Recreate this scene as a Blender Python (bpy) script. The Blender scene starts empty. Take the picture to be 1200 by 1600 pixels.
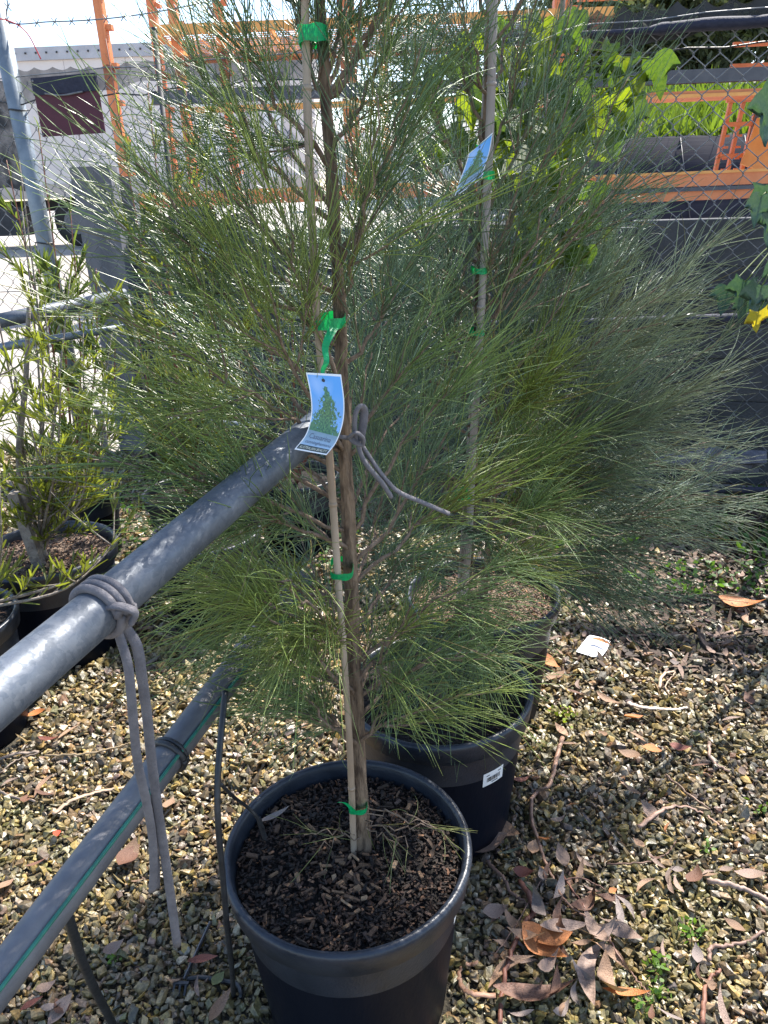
import bpy, math, random
import numpy as np
from mathutils import Vector, Matrix, noise as mnoise

random.seed(7)
rng = np.random.default_rng(7)
R = math.radians
scene = bpy.context.scene
col = scene.collection

# ------------------------------------------------------------------ camera
PITCH, ROLL, FPX, EYE = R(23.0), R(2.3), 1190.0, np.array([0.0, 0.0, 1.40])
cF = np.array([0, math.cos(PITCH), -math.sin(PITCH)])
_u = np.array([0, math.sin(PITCH), math.cos(PITCH)])
_r = np.array([1.0, 0, 0])
cR = _r * math.cos(ROLL) - _u * math.sin(ROLL)
cU = _u * math.cos(ROLL) + _r * math.sin(ROLL)
cam_data = bpy.data.cameras.new('camera')
cam = bpy.data.objects.new('camera', cam_data)
col.objects.link(cam)
cam.matrix_world = Matrix(((cR[0], cU[0], -cF[0], EYE[0]), (cR[1], cU[1], -cF[1], EYE[1]),
                           (cR[2], cU[2], -cF[2], EYE[2]), (0, 0, 0, 1)))
cam_data.sensor_fit = 'VERTICAL'
cam_data.sensor_height = 36.0
cam_data.lens = FPX / 1600.0 * 36.0
cam_data.clip_start = 0.02
cam_data.clip_end = 2000
scene.camera = cam

# ------------------------------------------------------------------ light
SUN_AZ, SUN_EL = R(37.0), R(52.0)          # azimuth measured from +Y towards +X
world = bpy.data.worlds.new('World')
scene.world = world
world.use_nodes = True
wn = world.node_tree
wn.nodes.clear()
sky = wn.nodes.new('ShaderNodeTexSky')
sky.sky_type = 'NISHITA'
sky.sun_disc = False
sky.sun_elevation = SUN_EL
sky.sun_rotation = SUN_AZ
sky.air_density = 1.0
sky.dust_density = 0.7
bg = wn.nodes.new('ShaderNodeBackground')
bg.inputs['Strength'].default_value = 0.14
wo = wn.nodes.new('ShaderNodeOutputWorld')
wn.links.new(sky.outputs[0], bg.inputs[0])
wn.links.new(bg.outputs[0], wo.inputs[0])
sd = bpy.data.lights.new('sun', 'SUN')
sd.energy = 5.0
sd.angle = R(0.53)
sd.color = (1.0, 0.95, 0.87)
sun = bpy.data.objects.new('sun', sd)
col.objects.link(sun)
S = Vector((math.sin(SUN_AZ) * math.cos(SUN_EL), math.cos(SUN_AZ) * math.cos(SUN_EL), math.sin(SUN_EL)))
sun.rotation_euler = S.to_track_quat('Z', 'Y').to_euler()
sun.location = S * 20
vs = scene.view_settings
vs.view_transform = 'Standard'
vs.look = 'None'
vs.gamma = 1.0
vs.exposure = 1.38

# ------------------------------------------------------------------ helpers
def at(px, py, Y):
    d = cF + cR * (px - 600) / FPX - cU * (py - 800) / FPX
    return EYE + d * (Y / d[1])
def atz(px, py, z=0.0):
    d = cF + cR * (px - 600) / FPX - cU * (py - 800) / FPX
    return EYE + d * ((z - EYE[2]) / d[2])
def proj(P):
    v = np.asarray(P, float) - EYE
    z = v @ cF
    return 600 + FPX * (v @ cR) / z, 800 - FPX * (v @ cU) / z, z

def tag(o, label=None, cat=None, group=None, kind=None):
    if label: o['label'] = label
    if cat: o['category'] = cat
    if group: o['group'] = group
    if kind: o['kind'] = kind
    return o

def empty(name, loc=(0, 0, 0), label=None, cat=None, group=None, parent=None):
    o = bpy.data.objects.new(name, None)
    o.empty_display_size = 0.05
    col.objects.link(o)
    o.location = Vector(loc)
    if parent: o.parent = parent
    return tag(o, label, cat, group)

def link(name, me, parent=None, world_mesh=True):
    """link a mesh given in world coordinates; a parented mesh is offset by its ancestors' locations"""
    o = bpy.data.objects.new(name, me)
    col.objects.link(o)
    if parent is not None:
        o.parent = parent
        if world_mesh:
            off = Vector((0, 0, 0)); p = parent
            while p is not None:
                off += p.location; p = p.parent
            o.location = -off
    return o

def np_mesh(name, V, F, mat=None, smooth=False, colors=None):
    """V (n,3); F list of index arrays, each (m,k)"""
    V = np.asarray(V, np.float32)
    if not isinstance(F, list): F = [F]
    F = [np.asarray(f, np.int32) for f in F if len(f)]
    me = bpy.data.meshes.new(name)
    me.vertices.add(len(V))
    me.vertices.foreach_set('co', V.ravel())
    loops = np.concatenate([f.ravel() for f in F])
    counts = np.concatenate([np.full(len(f), f.shape[1], np.int32) for f in F])
    starts = np.concatenate([[0], np.cumsum(counts)[:-1]]).astype(np.int32)
    me.loops.add(len(loops))
    me.loops.foreach_set('vertex_index', loops)
    me.polygons.add(len(counts))
    me.polygons.foreach_set('loop_start', starts)
    me.polygons.foreach_set('loop_total', counts)
    me.polygons.foreach_set('use_smooth', np.full(len(counts), bool(smooth)))
    if colors is not None:
        a = me.color_attributes.new('Col', 'FLOAT_COLOR', 'POINT')
        c = np.ones((len(V), 4), np.float32)
        c[:, :3] = colors
        a.data.foreach_set('color', c.ravel())
    me.update(calc_edges=True)
    if mat: me.materials.append(mat)
    return me

class MB:
    """collects shapes into one mesh"""
    def __init__(s): s.V = []; s.Q = []; s.T = []; s.n = 0; s.P = []
    def add(s, V, Q=None, T=None):
        V = np.asarray(V, float).reshape(-1, 3)
        if Q is not None and len(Q): s.Q.append(np.asarray(Q) + s.n)
        if T is not None and len(T): s.T.append(np.asarray(T) + s.n)
        s.V.append(V); s.n += len(V); return s
    def box(s, c, size, M=None):
        x, y, z = np.array(size) / 2.0
        v = np.array([[-x,-y,-z],[x,-y,-z],[x,y,-z],[-x,y,-z],[-x,-y,z],[x,-y,z],[x,y,z],[-x,y,z]])
        if M is not None: v = v @ np.array(M).T
        return s.add(v + np.array(c), [[0,3,2,1],[4,5,6,7],[0,1,5,4],[1,2,6,5],[2,3,7,6],[3,0,4,7]])
    def bar(s, a, b, w, h, up=(0, 0, 1)):
        a = np.array(a, float); b = np.array(b, float)
        d = b - a; L = np.linalg.norm(d); d /= L
        side = np.cross(d, up); side /= max(np.linalg.norm(side), 1e-9); u = np.cross(side, d)
        return s.box((a + b) / 2, (L, w, h), np.stack([d, side, u], 1))
    def tube(s, P, rad, n=8, caps=True, flat=1.0):
        V, Q, T = tube(P, rad, n, caps, flat)
        return s.add(V, Q, T)
    def mesh(s, name, mat=None, smooth=False, colors=None):
        F = []
        if s.Q: F.append(np.concatenate(s.Q))
        if s.T: F.append(np.concatenate(s.T))
        return np_mesh(name, np.concatenate(s.V), F, mat, smooth, colors)
    def build(s, name, mat=None, parent=None, smooth=False, colors=None):
        return link(name, s.mesh(name, mat, smooth, colors), parent)

def spline(P, n=8):
    """Catmull-Rom through P, n steps for each span"""
    P = np.asarray(P, float)
    E = np.vstack([2 * P[0] - P[1], P, 2 * P[-1] - P[-2]])
    out = []
    for i in range(1, len(E) - 2):
        p0, p1, p2, p3 = E[i - 1], E[i], E[i + 1], E[i + 2]
        for t in np.linspace(0, 1, n, endpoint=False):
            out.append(0.5 * (2 * p1 + (p2 - p0) * t + (2 * p0 - 5 * p1 + 4 * p2 - p3) * t * t + (3 * p1 - p0 - 3 * p2 + p3) * t ** 3))
    out.append(P[-1])
    return np.array(out)

def tube(P, rad, n=8, caps=True, flat=1.0):
    P = np.asarray(P, float); m = len(P)
    rad = np.broadcast_to(np.asarray(rad, float), (m,))
    T = np.gradient(P, axis=0)
    T /= np.maximum(np.linalg.norm(T, axis=1, keepdims=True), 1e-9)
    ref = np.array([0, 0, 1.0]) if abs(T[0][2]) < 0.9 else np.array([1.0, 0, 0])
    a = np.cross(T[0], ref); a /= np.linalg.norm(a)
    A = [a]
    for i in range(1, m):
        a = a - T[i] * (a @ T[i]); a = a / max(np.linalg.norm(a), 1e-9); A.append(a)
    A = np.array(A); B = np.cross(T, A)
    th = np.linspace(0, 2 * math.pi, n, endpoint=False)
    V = (P[:, None, :] + rad[:, None, None] * (A[:, None, :] * np.cos(th)[None, :, None] + flat * B[:, None, :] * np.sin(th)[None, :, None])).reshape(-1, 3)
    i = np.arange(m - 1)[:, None] * n; j = np.arange(n)[None, :]; j2 = (j + 1) % n
    Q = np.stack([i + j, i + j2, i + n + j2, i + n + j], -1).reshape(-1, 4)
    Tt = np.zeros((0, 3), int)
    if caps:
        V = np.vstack([V, P[0], P[-1]]); c0 = m * n; c1 = c0 + 1
        jj = np.arange(n); jn = (jj + 1) % n
        Tt = np.vstack([np.stack([np.full(n, c0), jn, jj], 1), np.stack([np.full(n, c1), (m - 1) * n + jj, (m - 1) * n + jn], 1)])
    return V, Q, Tt

def lathe(profile, n=48, center=(0, 0, 0)):
    pr = np.asarray(profile, float); m = len(pr)
    th = np.linspace(0, 2 * math.pi, n, endpoint=False)
    V = np.stack([pr[:, 0][:, None] * np.cos(th), pr[:, 0][:, None] * np.sin(th), np.repeat(pr[:, 1][:, None], n, 1)], -1).reshape(-1, 3) + np.array(center)
    i = np.arange(m - 1)[:, None] * n; j = np.arange(n)[None, :]; j2 = (j + 1) % n
    return V, np.stack([i + j, i + j2, i + n + j2, i + n + j], -1).reshape(-1, 4)

def unit(v):
    v = np.asarray(v, float)
    return v / np.maximum(np.linalg.norm(v, axis=-1, keepdims=True), 1e-9)

# ------------------------------------------------------------------ materials
def new_mat(name):
    m = bpy.data.materials.new(name); m.use_nodes = True
    nt = m.node_tree
    return m, nt, nt.nodes['Principled BSDF']

def mat(name, c, rough=0.6, c2=None, scale=20.0, metal=0.0, bump=0.0, bscale=None, spec=0.5, detail=4.0, stretch=(1, 1, 1), ramp=(0.35, 0.65), transl=0.0, rvar=0.0, coords='Object'):
    m, nt, b = new_mat(name)
    N = nt.nodes; L = nt.links
    b.inputs['Base Color'].default_value = (*c, 1)
    b.inputs['Roughness'].default_value = rough
    b.inputs['Metallic'].default_value = metal
    b.inputs['Specular IOR Level'].default_value = spec
    tc = N.new('ShaderNodeTexCoord'); mp = N.new('ShaderNodeMapping')
    mp.inputs['Scale'].default_value = stretch
    L.new(tc.outputs[coords], mp.inputs[0])
    src = None
    if c2 is not None:
        nz = N.new('ShaderNodeTexNoise'); nz.inputs['Scale'].default_value = scale; nz.inputs['Detail'].default_value = detail
        nz.inputs['Roughness'].default_value = 0.65
        L.new(mp.outputs[0], nz.inputs['Vector'])
        rp = N.new('ShaderNodeValToRGB')
        rp.color_ramp.elements[0].position = ramp[0]; rp.color_ramp.elements[0].color = (*c, 1)
        rp.color_ramp.elements[1].position = ramp[1]; rp.color_ramp.elements[1].color = (*c2, 1)
        L.new(nz.outputs[0], rp.inputs[0]); L.new(rp.outputs[0], b.inputs['Base Color'])
        src = rp.outputs[0]
        if rvar:
            mr = N.new('ShaderNodeMapRange')
            mr.inputs[3].default_value = rough - rvar; mr.inputs[4].default_value = rough + rvar
            L.new(nz.outputs[0], mr.inputs[0]); L.new(mr.outputs[0], b.inputs['Roughness'])
    if bump:
        nb = N.new('ShaderNodeTexNoise'); nb.inputs['Scale'].default_value = bscale or scale * 3; nb.inputs['Detail'].default_value = 5
        L.new(mp.outputs[0], nb.inputs['Vector'])
        bp = N.new('ShaderNodeBump'); bp.inputs['Strength'].default_value = bump; bp.inputs['Distance'].default_value = 0.01
        L.new(nb.outputs[0], bp.inputs['Height']); L.new(bp.outputs[0], b.inputs['Normal'])
    if transl:
        add_transl(nt, b, src, c, transl)
    return m

def add_transl(nt, b, src, c, f, gain=1.6):
    N = nt.nodes; L = nt.links
    t = N.new('ShaderNodeBsdfTranslucent')
    if src is not None:
        mx = N.new('ShaderNodeMix'); mx.data_type = 'RGBA'; mx.blend_type = 'MULTIPLY'; mx.inputs[0].default_value = 1.0
        L.new(src, mx.inputs[6]); mx.inputs[7].default_value = (gain * 1.15, gain * 1.1, gain * 0.45, 1)
        mx.clamp_result = False
        L.new(mx.outputs[2], t.inputs[0])
    else:
        t.inputs[0].default_value = (c[0] * gain * 1.15, c[1] * gain * 1.1, c[2] * gain * .45, 1)
    ms = N.new('ShaderNodeMixShader'); ms.inputs[0].default_value = f
    L.new(b.outputs[0], ms.inputs[1]); L.new(t.outputs[0], ms.inputs[2])
    L.new(ms.outputs[0], N['Material Output'].inputs[0])

def attr_mat(name, rough=0.5, transl=0.0, spec=0.5, gain=1.6, bump=0.0, bscale=60.0, mottle=0.0, objcolor=False):
    m, nt, b = new_mat(name)
    N = nt.nodes; L = nt.links
    if objcolor:
        ca = N.new('ShaderNodeObjectInfo'); out = ca.outputs['Color']
    else:
        ca = N.new('ShaderNodeVertexColor'); ca.layer_name = 'Col'; out = ca.outputs[0]
    if mottle:
        tc = N.new('ShaderNodeTexCoord')
        nz = N.new('ShaderNodeTexNoise'); nz.inputs['Scale'].default_value = bscale; nz.inputs['Detail'].default_value = 4
        L.new(tc.outputs['Object'], nz.inputs['Vector'])
        mr = N.new('ShaderNodeMapRange'); mr.inputs[1].default_value = .3; mr.inputs[2].default_value = .7
        mr.inputs[3].default_value = 1 - mottle; mr.inputs[4].default_value = 1 + mottle
        L.new(nz.outputs[0], mr.inputs[0])
        mx = N.new('ShaderNodeVectorMath'); mx.operation = 'SCALE'
        L.new(out, mx.inputs[0]); L.new(mr.outputs[0], mx.inputs['Scale'])
        out = mx.outputs[0]
        if bump:
            bp = N.new('ShaderNodeBump'); bp.inputs['Strength'].default_value = bump; bp.inputs['Distance'].default_value = 0.004
            L.new(nz.outputs[0], bp.inputs['Height']); L.new(bp.outputs[0], b.inputs['Normal'])
    L.new(out, b.inputs['Base Color'])
    b.inputs['Roughness'].default_value = rough
    b.inputs['Specular IOR Level'].default_value = spec
    if transl: add_transl(nt, b, out, None, transl, gain)
    return m

M = {}
M['needle'] = attr_mat('needle', 0.36, transl=0.22, spec=0.6, gain=1.5)
M['twig'] = mat('twig_bark', (.13, .085, .055), .85, (.25, .18, .13), 90, bump=.4)
M['bark'] = mat('sapling_bark', (.060, .036, .022), .92, (.27, .185, .12), 90, bump=1.0, bscale=150, stretch=(1, 1, .22))
M['cane'] = mat('cane', (.30, .21, .14), .6, (.44, .34, .25), 14, stretch=(1, 1, .3), bump=.15)
M['cane2'] = mat('weathered_cane', (.27, .22, .19), .7, (.40, .34, .31), 14, stretch=(1, 1, .3), bump=.25)
M['tape'] = mat('green_tape', (.0, .30, .10), .4, (.005, .38, .15), 60, transl=.35, bump=.3, bscale=90)
M['pot'] = mat('black_plastic', (.0040, .0058, .012), .42, (.0085, .0105, .017), 9, stretch=(1, 1, .25), bump=.06, bscale=160, rvar=.08, ramp=(.3, .8), spec=.07)
M['rim'] = mat('worn_black_plastic', (.012, .016, .025), .38, (.026, .032, .045), 14, bump=.1, bscale=200, rvar=.1)
M['soil'] = mat('potting_mix', (.006, .0045, .004), .95, (.018, .012, .009), 55, bump=1.0, bscale=120)
M['soil_pale'] = mat('pale_potting_mix', (.09, .06, .045), .95, (.24, .17, .12), 60, bump=1.0, bscale=120)  # much paler potting mix for the rear and wide left pots
M['chip'] = attr_mat('wood_chip', .8, mottle=.3, bscale=120, bump=.3)
M['chip_obj'] = attr_mat('wood_chip_single', .8, mottle=.3, bscale=120, bump=.3, objcolor=True)
M['stone'] = attr_mat('gravel_stone', .42, mottle=.5, bscale=130, bump=.5, spec=.6)
M['stone_obj'] = attr_mat('gravel_stone_single', .42, mottle=.5, bscale=2.0, bump=.3, spec=.45, objcolor=True)
M['bed'] = mat('wet_grit', (.018, .015, .010), .8, (.07, .058, .035), 70, bump=1.0, bscale=140)
M['yard'] = mat('pale_concrete_yard', (.28, .25, .22), .9, (.38, .345, .305), 1.2, bump=.3, bscale=40)
M['leaf_litter'] = attr_mat('dry_leaf', .6, transl=.12, mottle=.3, bscale=40, bump=.5, objcolor=True, gain=1.0)
M['galv'] = mat('galvanised_steel', (.12, .14, .17), .46, (.185, .205, .235), 34, metal=.3, detail=3, bump=.08, bscale=80, rvar=.1, ramp=(.40, .62))
def spangle(m, scale, lo, hi):
    """crystal pattern of galvanising: tone and gloss change from cell to cell"""
    nt = m.node_tree; N = nt.nodes; L = nt.links; b = N['Principled BSDF']
    tc = N.new('ShaderNodeTexCoord'); vo = N.new('ShaderNodeTexVoronoi'); vo.inputs['Scale'].default_value = scale
    nz = N.new('ShaderNodeTexNoise'); nz.inputs['Scale'].default_value = scale * .8
    mx = N.new('ShaderNodeMix'); mx.data_type = 'VECTOR'; mx.inputs[0].default_value = .06
    L.new(tc.outputs['Object'], nz.inputs['Vector']); L.new(tc.outputs['Object'], mx.inputs[4]); L.new(nz.outputs[1], mx.inputs[5]); L.new(mx.outputs[1], vo.inputs['Vector'])
    sp = N.new('ShaderNodeSeparateColor'); L.new(vo.outputs['Color'], sp.inputs[0])
    rp = N.new('ShaderNodeValToRGB'); rp.color_ramp.elements[0].color = (*lo, 1); rp.color_ramp.elements[1].color = (*hi, 1)
    L.new(sp.outputs[0], rp.inputs[0])
    n2 = N.new('ShaderNodeTexNoise'); n2.inputs['Scale'].default_value = 9; n2.inputs['Detail'].default_value = 6; L.new(tc.outputs['Object'], n2.inputs['Vector'])
    r2 = N.new('ShaderNodeMapRange'); r2.inputs[1].default_value = .35; r2.inputs[2].default_value = .7; r2.inputs[3].default_value = .72; r2.inputs[4].default_value = 1.15
    L.new(n2.outputs[0], r2.inputs[0])
    sc_ = N.new('ShaderNodeVectorMath'); sc_.operation = 'SCALE'; L.new(rp.outputs[0], sc_.inputs[0]); L.new(r2.outputs[0], sc_.inputs['Scale'])
    L.new(sc_.outputs[0], b.inputs['Base Color'])
    mr = N.new('ShaderNodeMapRange'); mr.inputs[3].default_value = .42; mr.inputs[4].default_value = .62
    L.new(sp.outputs[1], mr.inputs[0]); L.new(mr.outputs[0], b.inputs['Roughness'])
spangle(M['galv'], 95, (.078, .092, .115), (.125, .138, .160))
M['galv_dull'] = mat('dull_galvanised_steel', (.115, .115, .125), .55, (.17, .165, .17), 18, metal=.25, detail=3, bump=.1, bscale=90)
M['galv_blue'] = mat('weathered_post_steel', (.14, .17, .20), .5, (.22, .25, .28), 12, metal=.4, bump=.1)
M['tie'] = mat('grey_tie_fabric', (.110, .102, .110), .92, (.165, .153, .160), 60, bump=.25, bscale=400)
M['blacktube'] = mat('black_drip_tube', (.016, .017, .02), .45, (.032, .034, .038), 30, bump=.15)
M['greenwire'] = mat('green_wire', (.01, .12, .08), .4, (.02, .18, .12), 50)
M['wire'] = mat('chain_link_wire', (.10, .105, .115), .42, (.18, .185, .195), 30, metal=.3)
M['concrete'] = mat('concrete_sleeper', (.045, .046, .05), .92, (.075, .076, .08), 6, bump=.5, bscale=50)
M['concrete_post'] = mat('concrete_post', (.12, .125, .14), .9, (.18, .18, .195), 8, bump=.4, bscale=60, stretch=(1, 1, .2))
M['trailer'] = mat('white_trailer_panel', (.60, .54, .52), .45, (.66, .60, .57), .8)
M['trailer_trim'] = mat('grey_trailer_rail', (.34, .34, .37), .5, (.42, .42, .45), 3)
M['dark'] = mat('dark_chassis', (.02, .02, .022), .7, (.045, .045, .05), 4)
M['tyre'] = mat('tyre_rubber', (.018, .018, .018), .85, (.035, .033, .03), 12)
M['orange'] = mat('orange_paint', (.62, .215, .085), .55, (.52, .16, .055), 3.5, bump=.1)
M['yellow'] = mat('yellow_orange_paint', (.72, .34, .09), .5, (.62, .26, .06), 4)
M['beam'] = mat('dark_steel_beam', (.035, .04, .055), .5, (.065, .07, .085), 5)
M['navy'] = mat('navy_fabric', (.010, .012, .03), .8, (.02, .022, .045), 60, bump=.3)
M['maroon'] = mat('maroon_board', (.058, .007, .02), .7, (.075, .010, .026), 20)
M['white'] = mat('white_plastic', (.72, .72, .74), .5, (.8, .8, .8), 40)
M['ink'] = mat('black_ink', (.03, .03, .04), .6)
M['grey_ink'] = mat('grey_ink', (.10, .12, .18), .6)
M['pale_ink'] = mat('pale_ink', (.75, .75, .62), .6)
M['print'] = attr_mat('printed_card', .28)
M['flatleaf'] = attr_mat('narrow_leaf', .4, transl=.4, gain=1.7)
M['redstem'] = mat('red_stem', (.16, .05, .035), .6, (.24, .10, .06), 40)
M['greystem'] = mat('grey_stem', (.16, .13, .11), .85, (.28, .24, .20), 50, bump=.5)
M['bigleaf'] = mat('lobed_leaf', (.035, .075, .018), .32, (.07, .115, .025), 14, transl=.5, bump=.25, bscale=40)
M['bigleaf_lit'] = mat('sunlit_lobed_leaf', (.095, .15, .014), .36, (.15, .19, .018), 14, transl=.55, bump=.25, bscale=40)  # brighter, yellower copy of the lobed leaf: sunlight painted into its colour
M['blueleaf'] = mat('blue_green_leaf', (.03, .075, .06), .45, (.05, .10, .075), 10, transl=.25, bump=.2)
M['yellowleaf'] = mat('yellow_leaf', (.40, .30, .02), .5, (.30, .28, .03), 10, transl=.4)
M['weed'] = attr_mat('weed_leaf', .5, transl=.4, gain=1.6)
M['gum'] = attr_mat('gum_foliage', .6, transl=.3)
M['gumtrunk'] = mat('gum_bark', (.25, .21, .17), .9, (.42, .37, .32), 3, bump=.5)
M['sheet'] = mat('black_sheeting', (.020, .020, .028), .9, (.032, .032, .042), 1.5, spec=.08, stretch=(.2, 1, 6), bump=.5, bscale=5)
M['rock'] = mat('grey_rubble', (.07, .068, .08), .8, (.16, .155, .175), 15, bump=1.0)
M['shed'] = mat('pale_shed', (.62, .62, .62), .6, (.7, .7, .7), 2)
M['redwire'] = mat('red_wire', (.5, .03, .04), .5)

def net_mat(name, c, f, scale):
    m, nt, b = new_mat(name)
    N = nt.nodes; L = nt.links
    b.inputs['Base Color'].default_value = (*c, 1); b.inputs['Roughness'].default_value = .8
    tr = N.new('ShaderNodeBsdfTransparent'); ms = N.new('ShaderNodeMixShader')
    tc = N.new('ShaderNodeTexCoord'); nz = N.new('ShaderNodeTexNoise'); nz.inputs['Scale'].default_value = scale
    L.new(tc.outputs['Object'], nz.inputs['Vector'])
    mr = N.new('ShaderNodeMapRange'); mr.inputs[1].default_value = .3; mr.inputs[2].default_value = .7
    mr.inputs[3].default_value = f - .18; mr.inputs[4].default_value = f + .18
    L.new(nz.outputs[0], mr.inputs[0]); L.new(mr.outputs[0], ms.inputs[0])
    L.new(tr.outputs[0], ms.inputs[1]); L.new(b.outputs[0], ms.inputs[2])
    L.new(ms.outputs[0], N['Material Output'].inputs[0])
    return m
M['net'] = net_mat('shade_cloth', (.03, .03, .032), .62, 9)
M['net_dense'] = net_mat('dense_shade_cloth', (.035, .035, .038), .88, 14)

# ------------------------------------------------------------------ positions shared by several builders
POTS = {'front': (-.085, .98), 'mid': (.105, 1.42), 'back': (.262, 1.84), 'left': (-1.10, 2.24), 'edge': (-1.215, 1.80),
        'b1': (-.78, 2.85), 'b2': (-.36, 2.98), 'b3': (-1.28, 2.98), 'b4': (-1.62, 2.52), 'b5': (-.62, 2.42)}
FA, FB = np.array([-4.2, 5.05]), np.array([3.6, 2.83])         # the line of the chain link fence
fd = unit(FB - FA); fn = np.array([-fd[1], fd[0]])               # along it, and away from the camera
if fn[1] < 0: fn = -fn
def fence_pt(X, off=0.0, z=0.0):
    t = (X - FA[0]) / (FB[0] - FA[0])
    p = FA + (FB - FA) * t + fn * off
    return np.array([p[0], p[1], z])

# ------------------------------------------------------------------ ground
def ground_height(y): return float(np.interp(y, [5.5, 12], [0.0, 0.5]))
ys = [-30, 0, 3, 5.5, 7, 9, 12, 20, 60, 400]
xs = [-400, -60, -12, -4, 0, 4, 12, 60, 400]
V = [(x, y, ground_height(y) - .012) for y in ys for x in xs]
nx = len(xs)
Q = [(j * nx + i, j * nx + i + 1, (j + 1) * nx + i + 1, (j + 1) * nx + i) for j in range(len(ys) - 1) for i in range(nx - 1)]
tag(link('ground', np_mesh('ground', V, np.array(Q), M['yard'])), 'pale concrete yard beyond the fence', 'ground', kind='structure')
# gravel bed, gently uneven, ending at the fence line
gx, gy = np.meshgrid(np.linspace(-4.0, 3.6, 96), np.linspace(0, 1, 60))
gend = np.array([fence_pt(x)[1] + .05 for x in gx.ravel()]).reshape(gx.shape)
gY = -1.2 + gy * (gend + 1.2)
gz = np.array([mnoise.noise(Vector((x * 1.7, y * 1.7, 0))) * .008 for x, y in zip(gx.ravel(), gY.ravel())])
ii = (np.arange(59)[:, None] * 96 + np.arange(95)[None, :])
gravel_bed = tag(link('gravel_bed', np_mesh('gravel_bed', np.stack([gx.ravel(), gY.ravel(), gz], 1),
            np.stack([ii, ii + 1, ii + 97, ii + 96], -1).reshape(-1, 4), M['bed'], True)), 'damp gravel bed under the pots', 'ground', kind='structure')

# rock shapes: rough icosahedra
ph = (1 + 5 ** .5) / 2
ICO = unit(np.array([(-1, ph, 0), (1, ph, 0), (-1, -ph, 0), (1, -ph, 0), (0, -1, ph), (0, 1, ph), (0, -1, -ph), (0, 1, -ph), (ph, 0, -1), (ph, 0, 1), (-ph, 0, -1), (-ph, 0, 1)]))
ICF = np.array([(0, 11, 5), (0, 5, 1), (0, 1, 7), (0, 7, 10), (0, 10, 11), (1, 5, 9), (5, 11, 4), (11, 10, 2), (10, 7, 6), (7, 1, 8), (3, 9, 4), (3, 4, 2), (3, 2, 6), (3, 6, 8), (3, 8, 9), (4, 9, 5), (2, 4, 11), (6, 2, 10), (8, 6, 7), (9, 8, 1)])
ROCK = []
BOXV = np.array([(-1,-1,-1),(1,-1,-1),(1,1,-1),(-1,1,-1),(-1,-1,1),(1,-1,1),(1,1,1),(-1,1,1),(0,0,1.25),(0,0,-1.1),(1.2,0,0),(-1.2,0,0)]) * .66
BOXF = np.array([(4,5,8),(5,6,8),(6,7,8),(7,4,8),(1,0,9),(2,1,9),(3,2,9),(0,3,9),(1,2,10),(2,6,10),(6,5,10),(5,1,10),(3,0,11),(7,3,11),(4,7,11),(0,4,11),(0,1,5),(0,5,4),(2,3,7),(2,7,6)])
for k in range(40):                          # crushed stone: uneven blocks with flat, crooked faces
    v = (BOXV * rng.uniform(.75, 1.2, (12, 1)) if k % 2 == 0 else ICO * rng.uniform(.72, 1.15, (12, 1))) * np.array([rng.uniform(.95, 1.5), rng.uniform(.75, 1.1), rng.uniform(.5, .85)])
    v[:, 0] += v[:, 2] * rng.normal(0, .35); v[:, 1] += v[:, 0] * rng.normal(0, .3)
    ROCK.append(v + rng.normal(0, .09, v.shape))
STONE_COL = np.array([(.19, .145, .065), (.13, .10, .05), (.080, .062, .040), (.21, .165, .09), (.27, .195, .09), (.15, .135, .105), (.07, .062, .053),
                      (.27, .185, .05), (.20, .115, .06), (.36, .31, .22), (.12, .11, .045), (.20, .14, .10), (.31, .225, .08), (.05, .043, .036), (.16, .15, .12), (.11, .09, .06)])
def stone_colors(n):
    c = STONE_COL[rng.integers(0, len(STONE_COL), n)] * rng.uniform(.5, 1.5, (n, 1))
    c = c * .72 + np.array([.150, .118, .060]) * .28
    c = c * np.array([1.03, .97, .90])
    return np.clip(c + rng.normal(0, .006, c.shape), .01, .8)
pts = []
for layer in range(2):
    y = .45
    while y < 4.6:
        s = .0126 + .0032 * max(0, y - .9)
        half = .55 + .62 * y
        n = int(2 * half / s)
        x = np.linspace(-half, half, n) + rng.uniform(-.4, .4, n) * s
        yy = y + rng.uniform(-.45, .45, n) * s
        pts.append(np.stack([x, yy, np.full(n, s), np.full(n, float(layer))], 1))
        y += s * (.86 if layer == 0 else 1.05)
pts = np.concatenate(pts)
keep = np.ones(len(pts), bool)
for c in POTS.values():
    keep &= np.hypot(pts[:, 0] - c[0], pts[:, 1] - c[1]) > .172
fy = FA[1] + (pts[:, 0] - FA[0]) * (FB[1] - FA[1]) / (FB[0] - FA[0])
keep &= pts[:, 1] < fy + .04
# bare, littered soil in the damp corner by the wall: fewer stones
far = (pts[:, 0] > .70) & (pts[:, 1] > 2.15 + .25 * np.sin(pts[:, 0] * 5))
keep &= ~(far & (rng.uniform(0, 1, len(pts)) < .72))
pts = pts[keep]
size = pts[:, 2] * (.32 + .55 * rng.uniform(0, 1, len(pts)) ** 2.0) * np.where(pts[:, 3] > 0, .95, 1.0)
big = rng.uniform(0, 1, len(pts)) < .06
size[big] *= 1.4
pz = np.where(pts[:, 3] > 0, size * .55 + .006, size * .25)
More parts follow.
